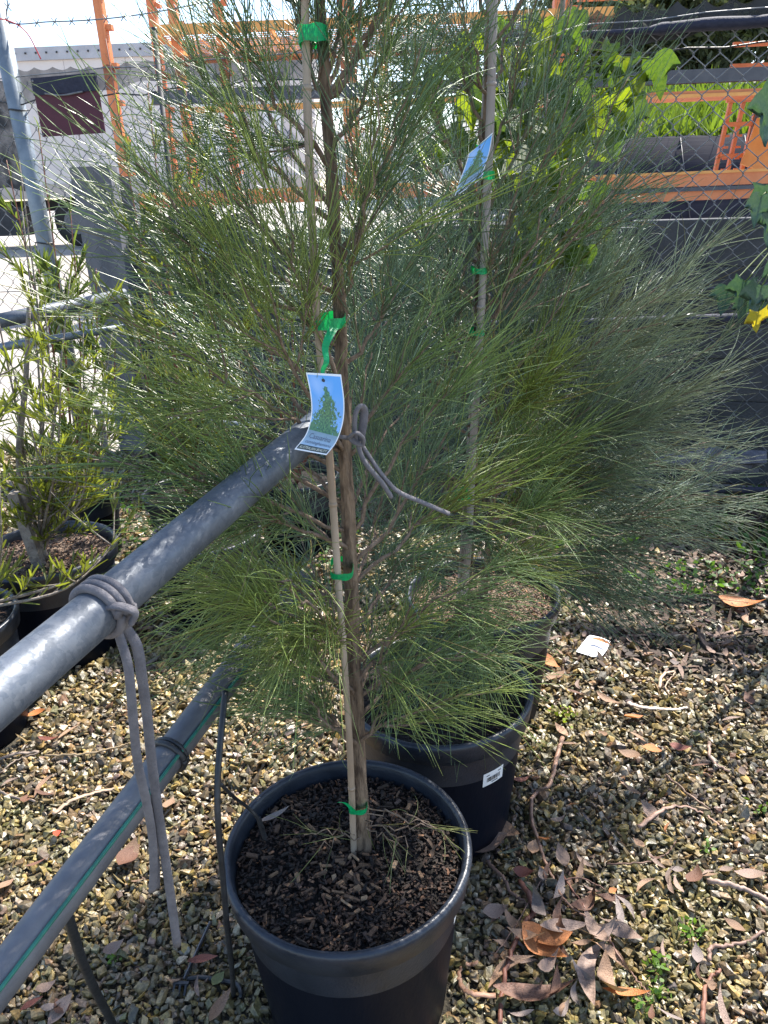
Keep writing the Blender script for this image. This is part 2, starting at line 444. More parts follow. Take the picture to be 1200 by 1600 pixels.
# the 300 stones that show largest are objects of their own
P3 = np.stack([pts[:, 0], pts[:, 1], pz], 1)
v = P3 - EYE; zc = v @ cF
sx = 600 + FPX * (v @ cR) / zc; sy = 800 - FPX * (v @ cU) / zc
vis = (sx > 8) & (sx < 1192) & (sy < 1592) & (pts[:, 3] > 0)
hid = (np.abs(sx - 545) < 190) & (sy > 1180)
rank = np.argsort(-np.where(vis & ~hid, size / zc, 0))[:300]
single = np.zeros(len(pts), bool); single[rank] = True
def rot_z(a):
    c, s = np.cos(a), np.sin(a); z = np.zeros_like(a); o = np.ones_like(a)
    return np.stack([np.stack([c, -s, z], -1), np.stack([s, c, z], -1), np.stack([z, z, o], -1)], -2)
def rock_cloud(P, size, colors, tilt=.5):
    n = len(P)
    kind_ = rng.integers(0, len(ROCK), n)
    base = np.array(ROCK)[kind_]
    Rz = rot_z(rng.uniform(0, 6.28, n))
    vv = np.einsum('nij,nkj->nki', Rz, base)
    t = rng.normal(0, tilt, (n, 2))
    vv[:, :, 2] += vv[:, :, 0] * t[:, :1] + vv[:, :, 1] * t[:, 1:]
    vv = vv * size[:, None, None] + P[:, None, :]
    F = (np.where((kind_ % 2 == 0)[:, None, None], BOXF[None], ICF[None]) + np.arange(n)[:, None, None] * 12).reshape(-1, 3)
    return vv.reshape(-1, 3), F, np.repeat(colors, 12, 0)
rest = ~single
cg = stone_colors(rest.sum())
moss = np.array([mnoise.noise(Vector((p_[0] * 2.6, p_[1] * 2.6, 3))) + .5 * mnoise.noise(Vector((p_[0] * 8, p_[1] * 8, 5))) for p_ in P3[rest]])
mk = np.clip(moss * 1.6, 0, .7)[:, None]          # patches of olive algae over the damp stones
cg = cg * (1 - mk) + (cg * .5 + np.array([.085, .08, .022])) * mk
Vg, Fg, Cg = rock_cloud(P3[rest], size[rest], cg)
g = link('loose_gravel', np_mesh('loose_gravel', Vg, Fg, M['stone'], False, Cg))
tag(g, 'damp olive and brown loose gravel between the pots', 'gravel', kind='stuff')
rock_me = [np_mesh('stone', r_, BOXF if k % 2 == 0 else ICF, M['stone_obj']) for k, r_ in enumerate(ROCK)]
sc = stone_colors(300)
for k, i in enumerate(rank):
    o = bpy.data.objects.new('stone', rock_me[k % len(rock_me)])
    col.objects.link(o); o.parent = gravel_bed
    o.location = P3[i]; o.scale = (size[i],) * 3
    o.rotation_euler = (rng.normal(0, .3), rng.normal(0, .3), rng.uniform(0, 6.28))
    o.color = (*sc[k], 1)

# ------------------------------------------------------------------ concrete sleeper wall behind the fence
wall = empty('sleeper_wall', fence_pt(0, .16), 'low dark concrete sleeper wall behind the chain link fence', 'wall')
wx = [-1.46, -.1, 1.1, 2.3, 3.5]
Mw = np.stack([np.append(fd, 0), np.append(fn, 0), [0, 0, 1]], 1)
for a, b in zip(wx[:-1], wx[1:]):
    for k in range(6):
        pa, pb = fence_pt(a + .05, .16), fence_pt(b - .05, .16)
        mb = MB().box((0, 0, 0), (np.linalg.norm(pb - pa), .08, .2035))
        me = mb.mesh('sleeper', M['concrete'])
        o = link('sleeper', me, wall, False)
        o.location = Vector((pa + pb) / 2 + [rng.normal(0, .003), rng.normal(0, .004), .1 + k * .2045]) - wall.location
        o.rotation_euler = (rng.normal(0, .006), 0, math.atan2(fd[1], fd[0]))
        bv = o.modifiers.new('bevel', 'BEVEL'); bv.width = .006; bv.segments = 2
for x in wx[1:]:
    p = fence_pt(x, .13)
    MB().box(p + [0, 0, .60], (.11, .15, 1.20), Mw).build('wall_post', M['concrete'], wall)
p = at(160, 350, fence_pt(-1.4, .1)[1]); p[2] = 0
cp = empty('concrete_post', p, 'wide pale grey concrete end post of the sleeper wall', 'post')
MB().box(p + [0, 0, .78], (.235, .07, 1.56), Mw).build('post_face', M['concrete_post'], cp)
MB().box(p + np.append(fn * .09, .76), (.07, .10, 1.52), Mw).build('post_web', M['concrete_post'], cp)
MB().box(p + np.append(fn * .17, .755), (.235, .05, 1.51), Mw).build('post_flange', M['concrete_post'], cp)

# ------------------------------------------------------------------ chain link fence
fence = empty('chain_link_fence', fence_pt(0), 'tall chain link fence with dark wire and rolled shade cloth on top', 'fence')
HW, HH, ZT = .0485, .051, 2.0
def zrise(x): return .075
wz = np.arange(0.02, ZT, HH)
def wire_mesh(phase):
    P = []
    for k, z in enumerate(wz):
        s = 1 if (k + phase) % 2 else -1
        P.append((s * (HW / 2 + .002), s * .003, z - .004)); P.append((s * (HW / 2 + .002), -s * .003, z + .004))
    V, Q, T = tube(np.array(P), .0021, 4, False)
    return np_mesh('wire', V, Q, M['wire'], True)
wm = [wire_mesh(0), wire_mesh(1)]
L = np.linalg.norm(FB - FA)
for i in range(int(L / HW)):
    c = FA + fd * (i + .5) * HW
    o = link('wire', wm[i % 2], fence, False)
    o.location = Vector((c[0], c[1], .012 * math.sin(i * .31))) - fence.location
    o.scale = (1, 1, 1)
    o.rotation_euler = (0, 0, math.atan2(fd[1], fd[0]))
p0 = at(52, 250, 4.42); pX = p0[0]
mb = MB().tube([[p0[0], p0[1] - .06, 0], [p0[0], p0[1] - .06, 1.2], [p0[0] - .01, p0[1] - .06, 2.42]], .043, 14)
mb.build('fence_post', M['galv_blue'], fence, True)
for zc_ in (1.83, 1.2):
    th = np.linspace(0, 6.28, 20)
    MB().tube(np.stack([p0[0] + .047 * np.cos(th), p0[1] - .06 + .047 * np.sin(th), zc_ + .004 * np.sin(th * 2)], 1), .004, 5).build('tie_wire', M['blacktube'], fence, True)
def along(x0, x1, z, n, off=-.012, sag=0.0, jit=0.0):
    return np.array([fence_pt(x, off, z + zrise(x) * (z > 1.5) - sag * math.sin(math.pi * k / (n - 1)) + rng.normal(0, jit)) for k, x in enumerate(np.linspace(x0, x1, n))])
MB().tube(along(-4.2, 3.5, 1.90, 40, -.012, 0, .006), .003, 5).build('top_wire', M['wire'], fence, True)
MB().tube(along(-4.2, 3.5, 1.79, 60, -.014, 0, .008), .0035, 5).build('cloth_cord', M['blacktube'], fence, True)
MB().tube(along(-4.2, 3.5, .95, 30, -.012, 0, .004), .0025, 5).build('middle_wire', M['wire'], fence, True)
# barbed wire above
bwp = spline(np.vstack([along(-4.2, pX, 2.25, 4), along(pX + .05, -.6, 2.13, 6, sag=.03)]), 10)
bw = MB().tube(bwp, .003, 5)
for k in range(3, len(bwp), 4):
    q = bwp[k]
    for s in (-1, 1):
        bw.tube([q + [-.012, 0, -.016 * s], q + [.012, .006, .016 * s]], .0022, 4)
bw.build('barbed_wire', M['wire'], fence, True)
MB().tube(spline([p0 + [-.05, -.11, .62], p0 + [.06, -.11, .60], p0 + [.13, -.10, .55], p0 + [.17, -.09, .44]], 6), .003, 5).build('red_wire', M['redwire'], fence, True)
# shade cloth bunched along the top: scalloped between its ties
def cloth_strip(x0, x1, zt, zb, name, m, off=.012, scallop=.014, pitch=.097, seg=6):
    n = int((x1 - x0) / pitch * seg); V = []
    for k in range(n + 1):
        x = x0 + (x1 - x0) * k / n; ph_ = (k % seg) / seg
        top = zt + zrise(x) - scallop * math.sin(math.pi * ph_) + .02 * mnoise.noise(Vector((x * 2, 0, 0)))
        bot = zb + zrise(x) + .05 * mnoise.noise(Vector((x * 1.5, 3, 0))) + .02 * mnoise.noise(Vector((x * 7, 5, 0)))
        for j in range(5):
            t = j / 4
            V.append(fence_pt(x, off + .012 * mnoise.noise(Vector((x * 9, t * 3, 1))) + .008 * math.sin(t * 9), top + (bot - top) * t))
    i = (np.arange(n)[:, None] * 5 + np.arange(4)[None])
    return link(name, np_mesh(name, V, np.stack([i, i + 5, i + 6, i + 1], -1).reshape(-1, 4), m, True), fence)
cloth_strip(pX + .03, .45, 1.93, 1.81, 'shade_cloth', M['net'])
cloth_strip(.45, 3.5, 1.96, 1.84, 'shade_cloth', M['net_dense'], scallop=.03)
cloth_strip(-4.2, pX - .06, 1.90, 1.40, 'shade_cloth', M['net_dense'])
# bundle of rolled cloth on the right
rp_ = np.array([fence_pt(x, -.03, 1.865 + zrise(x) + .014 * mnoise.noise(Vector((x * 3, 9, 0)))) for x in np.linspace(.55, 3.4, 60)])
rr = np.array([.014 + .012 * abs(mnoise.noise(Vector((x * 4, 2, 0)))) + .016 * (x > 1.15) for x in np.linspace(.55, 3.4, 60)])
MB().tube(rp_, rr, 9, True, .7).build('rolled_cloth', M['navy'], fence, True)

# sign hung on the fence
c = at(107, 163, fence_pt(-1.5)[1] - .05)
sg = empty('hanging_board', c, 'maroon board with navy top band hung on the chain link fence', 'board')
w2 = .185
def fpl(dx, z, off=0.0): return np.array([c[0] + fd[0] * dx + fn[0] * off, c[1] + fd[1] * dx + fn[1] * off, c[2] + z])
Msl = np.stack([np.append(fd, 0), np.append(fn, 0), [0, 0, 1]], 1)
MB().box(fpl(0, -.042), (.36, .006, .185), Msl).build('panel', M['maroon'], sg)
MB().box(fpl(0, .085, -.003), (.36, .014, .075), Msl).build('top_band', M['navy'], sg)
MB().tube(spline([fpl(-.11, .052, -.014), fpl(-.02, .039, -.016), fpl(.10, .047, -.014)], 6), .005, 6).build('cord', M['galv_dull'], sg, True)
for dx in (-.17, .17):
    for z in (.11, -.125):
        MB().tube([fpl(dx, z, -.012), fpl(dx, z, -.002)], .006, 8).build('eyelet', M['galv_dull'], sg, True)

# black irrigation pipes along the wall
for (a, b, r_, lab) in [((930, 503, 3.0), (1215, 497, 2.9), .021, 'dark blue poly pipe running along the wall below the fence middle'),
                        ((1060, 765, 3.0), (1230, 766, 2.9), .013, 'thin black poly pipe lying low beside the green weeds')]:
    A = at(*a); B = at(*b); B = A + (B - A) * 1.6
    A = A + (A - B) * .8
    o = empty('poly_pipe', A, lab, 'pipe')
    MB().tube(spline([A, A * .66 + B * .34 + [0, 0, -.008], A * .33 + B * .67, B], 8), r_, 10).build('pipe_run', M['navy'], o, True)
    for t in (.3, .62):
        q = A + (B - A) * t; d_ = unit(B - A)
        MB().tube([q - d_ * .03, q + d_ * .03], r_ * 1.25, 10).build('coupling', M['blacktube'], o, True)
    if r_ > .02:
        for t in (.12, .5, .88):
            q = A + (B - A) * t
            MB().box(q * [1, 1, .5] + [0, .035, 0], (.03, .03, q[2])).build('support_stake', M['dark'], o)
# rubble heap at the foot of the wall
rh = empty('rubble_heap', at(1130, 725, 3.12), 'small heap of pale grey rubble at the foot of the wall', 'rubble')
for k in range(16):
    q = at(1130 + rng.normal(0, 42), 728 - abs(rng.normal(0, 12)), 3.12 + rng.uniform(-.05, .05))
    vv = ROCK[k] * rng.uniform(.035, .075) * [1.3, 1, .9] + q
    link('rubble_piece', np_mesh('rubble_piece', vv, BOXF if k % 2 == 0 else ICF, M['rock']), rh)

# ------------------------------------------------------------------ beyond the fence: white box trailer
tx0, tx1, ty = -13.0, -1.05, 17.0
tr = empty('box_trailer', ((tx0 + tx1) / 2, ty, .5), 'long white box trailer parked beyond the fence', 'trailer')
for k in range(10):
    a = tx0 + (tx1 - tx0) * k / 10; b = tx0 + (tx1 - tx0) * (k + 1) / 10
    MB().box(((a + b) / 2, ty + 1.2, 2.80), (b - a - .006, 2.4, 2.30)).build('side_panel', M['trailer'], tr)
MB().box(((tx0 + tx1) / 2, ty - .02, 4.02), (tx1 - tx0 + .04, .08, .22)).build('top_rail', M['trailer_trim'], tr)
MB().box(((tx0 + tx1) / 2, ty - .02, 1.60), (tx1 - tx0, .07, .26)).build('side_skirt', mat('dusty_skirt', (.42, .36, .32), .7, (.5, .44, .40), 1), tr)
for k in range(60):
    MB().box((tx0 + .1 + k * .2, ty - .07, 4.03), (.03, .02, .03)).build('rivet', M['dark'], tr)
for x in (-3.1, -1.9):
    MB().box((x, ty - .04, 2.8), (.34, .05, 2.2)).build('door_post', M['shed'], tr)
    for z in (2.1, 3.5):
        MB().box((x + .2, ty - .05, z), (.16, .05, .10)).build('hinge', M['galv_dull'], tr)
MB().tube([(-1.65, ty - .03, 2.35), (-1.65, ty - .01, 2.35)], .18, 20).build('round_marker', M['trailer_trim'], tr)
MB().box(((tx0 + tx1) / 2, ty + 1.2, 1.33), (tx1 - tx0 - .4, 1.0, .22)).build('chassis', M['dark'], tr)
MB().box((-8.2, ty + .3, 1.05), (2.0, .5, .55)).build('tool_box', M['dark'], tr)
for x in (-10.8, -9.6, -6.2, -5.0, -3.8):
    w = MB()
    V_, Q_ = lathe([(0, -.15), (.30, -.16), (.46, -.13), (.50, -.05), (.50, .05), (.46, .13), (.30, .16), (0, .15)], 24)
    w.add(np.stack([V_[:, 0], V_[:, 2], V_[:, 1]], 1) + [x, ty + .35, 1.0], Q_[:, ::-1])
    wo_ = w.build('wheel', M['tyre'], tr, True)
    MB().tube([(x, ty + .17, 1.0), (x, ty + .21, 1.0)], .25, 16).build('rim', M['galv_dull'], wo_)
# pale shed far behind
sh = empty('pale_shed', (1.6, 40, .5), 'pale far shed just visible between the two saplings', 'shed')
MB().box((1.6, 42, 2.0), (7.5, 4, 3.0)).build('wall', M['shed'], sh)
mb = MB(); mb.add([(-2.4, 39.7, 3.5), (5.6, 39.7, 3.5), (5.6, 42, 4.2), (-2.4, 42, 4.2), (5.6, 44.3, 3.5), (-2.4, 44.3, 3.5)], [[0, 1, 2, 3], [3, 2, 4, 5]])
mb.build('roof', M['galv_dull'], sh)
for x in (-.5, 2.6):
    MB().box((x, 39.95, 1.9), (1.4, .1, 1.2)).build('window', M['dark'], sh)

# ------------------------------------------------------------------ orange steel carrier trailer
cy = 9.5
cr = empty('carrier_trailer', (1.5, cy, .35), 'orange steel vehicle carrier trailer with mesh decks beyond the fence', 'trailer')
def cz(px, py): return at(px, py, cy)
zl = 1.36; zm = 2.40; ztop = 3.47
X0, X1 = -2.75, 6.6
MB().box(((X0 + X1) / 2, cy, zl), (X1 - X0, .12, .14)).build('lower_rail', M['orange'], cr)
MB().box(((X0 + X1) / 2, cy - .065, zl + .075), (X1 - X0, .03, .03)).build('rail_lip', M['yellow'], cr)
MB().box(((1.9 + X1) / 2, cy + .02, zl - .15), (X1 - 1.9, .10, .14)).build('chassis_rail', M['orange'], cr)
MB().box(((1.9 + X1) / 2, cy - .04, zl - .10), (X1 - 1.9, .05, .04)).build('cable_duct', M['beam'], cr)
MB().box(((X0 + X1) / 2, cy + 2.2, zl), (X1 - X0, .12, .14)).build('lower_rail', M['orange'], cr)
MB().box(((X0 + X1) / 2 + .2, cy - .02, zm), (X1 - X0 - .4, .10, .13)).build('middle_beam', M['beam'], cr)
MB().box(((2.0 + X1) / 2, cy + .35, zm - .16), (X1 - 2.0, .7, .05)).build('middle_deck', M['orange'], cr)
MB().box(((2.0 + X1) / 2, cy - .005, zm - .185), (X1 - 2.0, .05, .035)).build('deck_edge', M['yellow'], cr)
MB().box((-.2, cy - .01, zm - .13), (3.6, .06, .06)).build('deck_edge', M['yellow'], cr)
for k in range(24):
    MB().box((X0 + .4 + k * .4, cy + 1.1, zl - .02), (.06, 2.1, .05)).build('cross_member', M['orange'], cr)
def mesh_deck(xa, xb, ya, yb, z, name='mesh_deck'):
    mb = MB()
    for x in np.arange(xa, xb, .07): mb.box((x, (ya + yb) / 2, z), (.008, yb - ya, .008))
    for y in np.arange(ya, yb, .11): mb.box(((xa + xb) / 2, y, z + .004), (xb - xa, .010, .008))
    o = mb.build(name, M['yellow'], cr); o['kind'] = 'stuff'
    MB().box(((xa + xb) / 2, ya, z), (xb - xa, .06, .085)).build('deck_edge', M['yellow'], cr)
    MB().box(((xa + xb) / 2, yb, z), (xb - xa, .05, .06)).build('deck_edge', M['yellow'], cr)
    for x in np.linspace(xa, xb, 5): MB().box((x, (ya + yb) / 2, z - .03), (.035, yb - ya, .035)).build('deck_joist', M['yellow'], cr)
mesh_deck(-2.15, 2.55, cy - .35, cy + 1.7, 2.98)
MB().box(((2.6 + X1) / 2, cy + .5, ztop - .04), (X1 - 2.6, 1.9, .05)).build('upper_deck', M['orange'], cr)
MB().box(((2.6 + X1) / 2, cy - .47, ztop - .03), (X1 - 2.6, .06, .10)).build('deck_edge', M['orange'], cr)
for x in np.arange(3.0, 6.6, .75):
    MB().box((x, cy + .3, ztop - .09), (.06, 1.7, .05)).build('deck_joist', M['yellow'], cr)
# notched posts
def notched(x, y, z0, z1, w=.12):
    po = MB().box((x, y, (z0 + z1) / 2), (w, .12, z1 - z0)).build('post', M['orange'], cr)
    MB().box((x + w * .36, y - .065, (z0 + z1) / 2), (w * .22, .02, z1 - z0 - .02)).build('post_flange', M['orange'], po)
    for z in np.arange(z0 + .3, z1, .36):
        MB().box((x + w * .8, y, z), (w * .62, .10, .05)).build('catch', M['orange'], po)
for px_, z1 in ((172, 3.9), (252, 3.9), (283, ztop), (352, ztop), (547, ztop), (875, ztop)):
    q = at(px_, 150, cy + (.9 if px_ in (252, 352) else 0))
    notched(q[0], q[1] + .12, zl, z1, .095 if px_ < 500 else .18)
MB().box((cz(600, 100)[0], cy + .1, 2.4), (.09, .08, 1.7)).build('post', M['yellow'], cr)
# headboard frame on the right
q = at(1165, 200, cy + 1.2)
for k, dx in enumerate((-.28, -.12, .06, .27, .5)):
    z1 = 2.85 if k > 3 else 2.25
    po = MB().bar((q[0] + dx - .05, q[1], zl), (q[0] + dx + .05, q[1], z1), .045, .05, (0, 1, 0)).build('headboard_post', M['orange'], cr)
    if k < 3:
        for z in np.arange(zl + .1, z1, .13):
            MB().box((q[0] + dx + .05, q[1] - .02, z), (.05, .03, .025)).build('rung', M['orange'], po)
for z in (1.62, 1.98, 2.25, 2.62, 2.85):
    MB().box((q[0] + .15, q[1] - .03, z), (.9, .04, .05)).build('headboard_rail', M['orange'], cr)
MB().bar((q[0] + .05, q[1] - .25, zl + .1), (q[0] + .25, q[1] - .1, zl + .62), .34, .03, (0, -1, .3)).build('ramp_plate', M['yellow'], cr)
MB().tube([(q[0] + .06, q[1] - .05, 1.75), (q[0] + .14, q[1] - .05, 2.3)], .028, 10).build('ram', M['galv'], cr, True)
for x in (5.25, 6.1, -1.6, -2.4):
    w = MB()
    V_, Q_ = lathe([(0, -.13), (.28, -.14), (.38, -.12), (.42, -.05), (.42, .05), (.38, .12), (.28, .14), (0, .13)], 24)
    w.add(np.stack([V_[:, 0], V_[:, 2], V_[:, 1]], 1) + [x, cy + .3, .77], Q_[:, ::-1])
    wo_ = w.build('wheel', M['tyre'], cr, True)
    MB().tube([(x, cy + .14, .77), (x, cy + .17, .77)], .22, 16).build('rim', M['galv_dull'], wo_)

# black sheeted bank and grass behind it
bk = empty('sheeted_bank', (6.2, 16.2, .5), 'bank covered with dark ribbed sheeting behind the orange trailer', 'bank')
nb = 60; V = []
for j, (yy, zz) in enumerate([(16.0, .45), (16.35, 1.0), (16.7, 1.55), (17.05, 2.12), (17.9, 2.2)]):
    for i in range(nb):
        x = 3.6 + 9 * i / (nb - 1)
        V.append((x, yy + .06 * mnoise.noise(Vector((x * 2, j, 0))), zz + .05 * mnoise.noise(Vector((x * 1.3, j, 4)))))
i = np.arange(4)[:, None] * nb + np.arange(nb - 1)[None]
link('sheeting', np_mesh('sheeting', V, np.stack([i, i + 1, i + nb + 1, i + nb], -1).reshape(-1, 4), M['sheet'], True), bk)
for k in range(7):
    MB().tube([(3.7 + k * 1.3, 16.0, .5), (3.7 + k * 1.3, 16.7, 1.56), (3.7 + k * 1.3, 17.05, 2.12)], .010, 5).build('sheet_seam', M['beam'], bk, True)

def blades(P, D, L, W, bend, colr, k=4, prof=(.6, 1.0, .75, .05), nrm=None):
    """flat narrow leaves: vectorised strips"""
    n = len(P); t = np.linspace(0, 1, k)
    D = unit(D)
    side = unit(np.cross(D, nrm if nrm is not None else rng.normal(0, 1, (n, 3))))
    C = P[:, None] + D[:, None] * (L[:, None] * t)[:, :, None] + bend[:, None] * (L[:, None] * t ** 2)[:, :, None]
    wv = side[:, None] * (W[:, None] * np.array(prof)[None] * .5)[:, :, None]
    V = np.stack([C - wv, C + wv], 2).reshape(-1, 3)
    b = (np.arange(n) * k * 2)[:, None] + (np.arange(k - 1) * 2)[None]
    Q = np.stack([b, b + 1, b + 3, b + 2], -1).reshape(-1, 4)
    return V, Q, np.repeat(colr, 2 * k, 0)
n = 9000
P = np.stack([rng.uniform(4.5, 14, n), rng.uniform(17.6, 24, n), np.zeros(n)], 1)
P[:, 2] = 1.9 + (P[:, 1] - 17.6) * .22
V, Q, C_ = blades(P, np.stack([rng.normal(0, .35, n), rng.normal(0, .3, n), np.ones(n)], 1), rng.uniform(.3, .75, n), rng.uniform(.05, .11, n),
                  rng.normal(0, .25, (n, 3)), np.array([.13, .20, .025]) * rng.uniform(.55, 1.35, (n, 1)))
tag(link('tall_grass', np_mesh('tall_grass', V, Q, M['gum'], False, C_)), 'bright green tall grass on the bank behind the trailer', 'grass', kind='stuff')
V = [(-2 + 5 * i, y, z + .4 * mnoise.noise(Vector((i * .9, y * .2, 0)))) for (y, z) in ((17.7, 1.7), (24, 3.1), (32, 4.4), (46, 6.0), (80, 9)) for i in range(16)]
V = [(x + 6.5 if x < 8 else x + 6.5, y, max(.4, z * min(1, (x + 3.5) / 7.0))) for x, y, z in V]
i = np.arange(4)[:, None] * 16 + np.arange(15)[None]
tag(link('hillside', np_mesh('hillside', V, np.stack([i, i + 1, i + 17, i + 16], -1).reshape(-1, 4), mat('hill_scrub', (.06, .075, .03), .9, (.12, .12, .06), 1.5), True)),
    'scrubby slope rising behind the grass bank', 'hill', kind='structure')

def gum_tree(name, base, h, rad, label, tint, nclump=44, per=230):
    base = np.array(base, float)
    t = empty(name, base, label, 'tree', 'gum trees on the slope')
    top = base + [rng.normal(0, .3), 0, h * .75]
    pth = spline([base, base + [.1, 0, h * .3], base + [-.1, .1, h * .5], top], 5)
    mb = MB().tube(pth, np.linspace(.16, .05, len(pth)), 8)
    cl = []
    for k in range(nclump):
        a = rng.uniform(0, 6.28); rr_ = rad * rng.uniform(.15, 1) ** .6; zz = rng.uniform(.3, 1.0)
        cl.append(base + [math.cos(a) * rr_ * (1.15 - .5 * abs(zz - .6)), math.sin(a) * rr_ * .6, h * zz])
    for q in cl[:12]:
        s0 = pth[int(rng.uniform(.3, .8) * len(pth))]
        mb.tube(spline([s0, (s0 + q) / 2 + [0, 0, -.15], q], 4), np.linspace(.045, .012, 9), 5)
    mb.build('trunk', M['gumtrunk'], t, True)
    P = np.concatenate([q + rng.normal(0, 1, (per, 3)) * [.55, .5, .40] for q in cl]); n = len(P)
    shade = np.repeat(rng.uniform(.7, 1.3, len(cl)), per)[:, None]
    V, Q, C_ = blades(P, rng.normal(0, 1, (n, 3)) + [0, 0, -.6], rng.uniform(.2, .4, n), rng.uniform(.09, .17, n), rng.normal(0, .15, (n, 3)), np.array(tint) * shade * rng.uniform(.75, 1.25, (n, 1)), 3, (.4, 1, .1))
    link('crown', np_mesh('crown', V, Q, M['gum'], False, C_), t)['kind'] = 'stuff'
gl = [((8.3, 27, 2.6), 5.2, 2.2, 'olive gum tree on the slope nearest the lobed-leaf sapling', (.085, .10, .045)),
      ((11.2, 29, 3.4), 6.0, 2.4, 'grey green gum tree on the slope above the grass', (.10, .11, .06)),
      ((14.0, 28, 3.4), 5.6, 2.3, 'yellowish gum tree on the slope above the ladder frame', (.13, .135, .04)),
      ((16.8, 29, 3.6), 6.2, 2.6, 'dark gum tree on the slope at the right end', (.07, .085, .035)),
      ((9.7, 34, 4.2), 6.5, 2.8, 'tall gum tree standing behind the olive one', (.075, .085, .05)),
      ((13.0, 35, 4.6), 7.0, 3.0, 'tall hazy gum tree behind the grey green one', (.085, .095, .06)),
      ((16.6, 36, 4.8), 7.0, 3.2, 'broad gum tree furthest up the slope', (.08, .09, .045)),
      ((19.6, 33, 4.3), 6.5, 2.8, 'gum tree at the outer right end of the slope', (.09, .10, .045))]
for b_, h, r_, lab, tint in gl: gum_tree('gum_tree', b_, h, r_ * 1.25, lab, tint)

# ------------------------------------------------------------------ plant pots
def pot(key, label, H=.37, ro=.213, soil='soil', sticker=None, group='black nursery pots'):
    cx, cyy = POTS[key]
    k = ro / .213
    t = empty('plant_pot', (cx, cyy, 0), label, 'pot', group)
    V, Q = lathe([(0, .004), (.158 * k, .004), (.165 * k, .012), (.172 * k, .09), (.183 * k, .2), (.1915 * k, H - .052), (.193 * k, H - .046)], 64, (cx, cyy, 0))
    me = np_mesh('body', V, Q, M['pot'], True); link('body', me, t)
    V, Q = lathe([(.190 * k, H - .046), (.203 * k, H - .050), (.2065 * k, H - .047), (.2115 * k, H - .012), (.2125 * k, H - .006), (.2105 * k, H - .001), (.206 * k, H + .002),
                  (.201 * k, H + .001), (.1975 * k, H - .004), (.195 * k, H - .02), (.188 * k, H - .12)], 72, (cx, cyy, 0))
    link('rim', np_mesh('rim', V, Q, M['rim'], True), t)
    V = [(cx, cyy, H - .035)]; nr, na = 16, 48
    for i_ in range(1, nr + 1):
        for j in range(na):
            r_ = .1945 * k * i_ / nr; a = 6.2832 * j / na
            x, y = cx + r_ * math.cos(a), cyy + r_ * math.sin(a)
            V.append((x, y, H - .038 + .010 * mnoise.noise(Vector((x * 25, y * 25, 0))) + .006 * mnoise.noise(Vector((x * 70, y * 70, 0)))))
    T = [(0, 1 + j, 1 + (j + 1) % na) for j in range(na)]
    i = np.arange(nr - 1)[:, None] * na + 1; j = np.arange(na)[None]; j2 = (j + 1) % na
    link('soil', np_mesh('soil', V, [np.stack([i + j, i + na + j, i + na + j2, i + j2], -1).reshape(-1, 4), np.array(T)], M[soil], True), t)
    if sticker is not None:
        ph_, w, h, z0 = sticker
        def sp(u, v, off):   # on the tapered side, u across and v up
            z = z0 + v; r_ = np.interp(z, [.012, .09, .2, H - .052], [.165 * k, .172 * k, .183 * k, .1915 * k]) + off
            a = ph_ + u / r_
            return (cx + r_ * math.cos(a), cyy + r_ * math.sin(a), z)
        V = [sp(-w / 2 + w * a / 8, -h / 2 + h * b, .0015) for b in (0, 1) for a in range(9)]
        o = link('barcode_label', np_mesh('barcode_label', V, np.array([(a, a + 1, a + 10, a + 9) for a in range(8)]), M['white'], True), t)
        mb = MB(); u = -w * .33
        while u < w * .30:
            bw_ = rng.choice([.0008, .0014, .0022])
            mb.add([sp(u, -h * .22, .0022), sp(u + bw_, -h * .22, .0022), sp(u + bw_, h * .12, .0022), sp(u, h * .12, .0022)], [[0, 1, 2, 3]])
            u += bw_ + rng.choice([.0008, .0016])
        for (ua, ub, va, vb) in ((-.36, .36, .24, .30), (-.1, .22, -.36, -.30)):
            mb.add([sp(w * ua, h * va, .0022), sp(w * ub, h * va, .0022), sp(w * ub, h * vb, .0022), sp(w * ua, h * vb, .0022)], [[0, 1, 2, 3]])
        mb.build('bars', M['ink'], o)
    return t
pot_front = pot('front', 'large black pot of dark mulch in front, holding the nearest sapling', sticker=(R(-14), .052, .040, .272))
pot_mid = pot('mid', 'black pot with white barcode label behind the front pot', sticker=(R(-56), .056, .036, .245))
pot_back = pot('back', 'black pot with sunlit pale soil, rearmost of the three sapling pots', soil='soil_pale')
pot_left = pot('left', 'wide black pot left of the thick rail, holding a staked shrub', soil='soil_pale', ro=.225)
pot_edge = pot('edge', 'black pot cut by the left edge of the picture', ro=.20, sticker=(R(-72), .045, .05, .26))
pot('b1', 'black pot in the shade behind the rails, nearest the thick rail', H=.32, ro=.18)
pot('b2', 'black pot in the shade behind the front sapling', H=.32, ro=.18)
pot('b3', 'black pot in the shade furthest back on the left', H=.32, ro=.18)
pot('b4', 'black pot half hidden behind the wide left pot', H=.35, ro=.2)
pot('b5', 'empty black pot in the shade under the far end of the thick rail', H=.33, ro=.19)

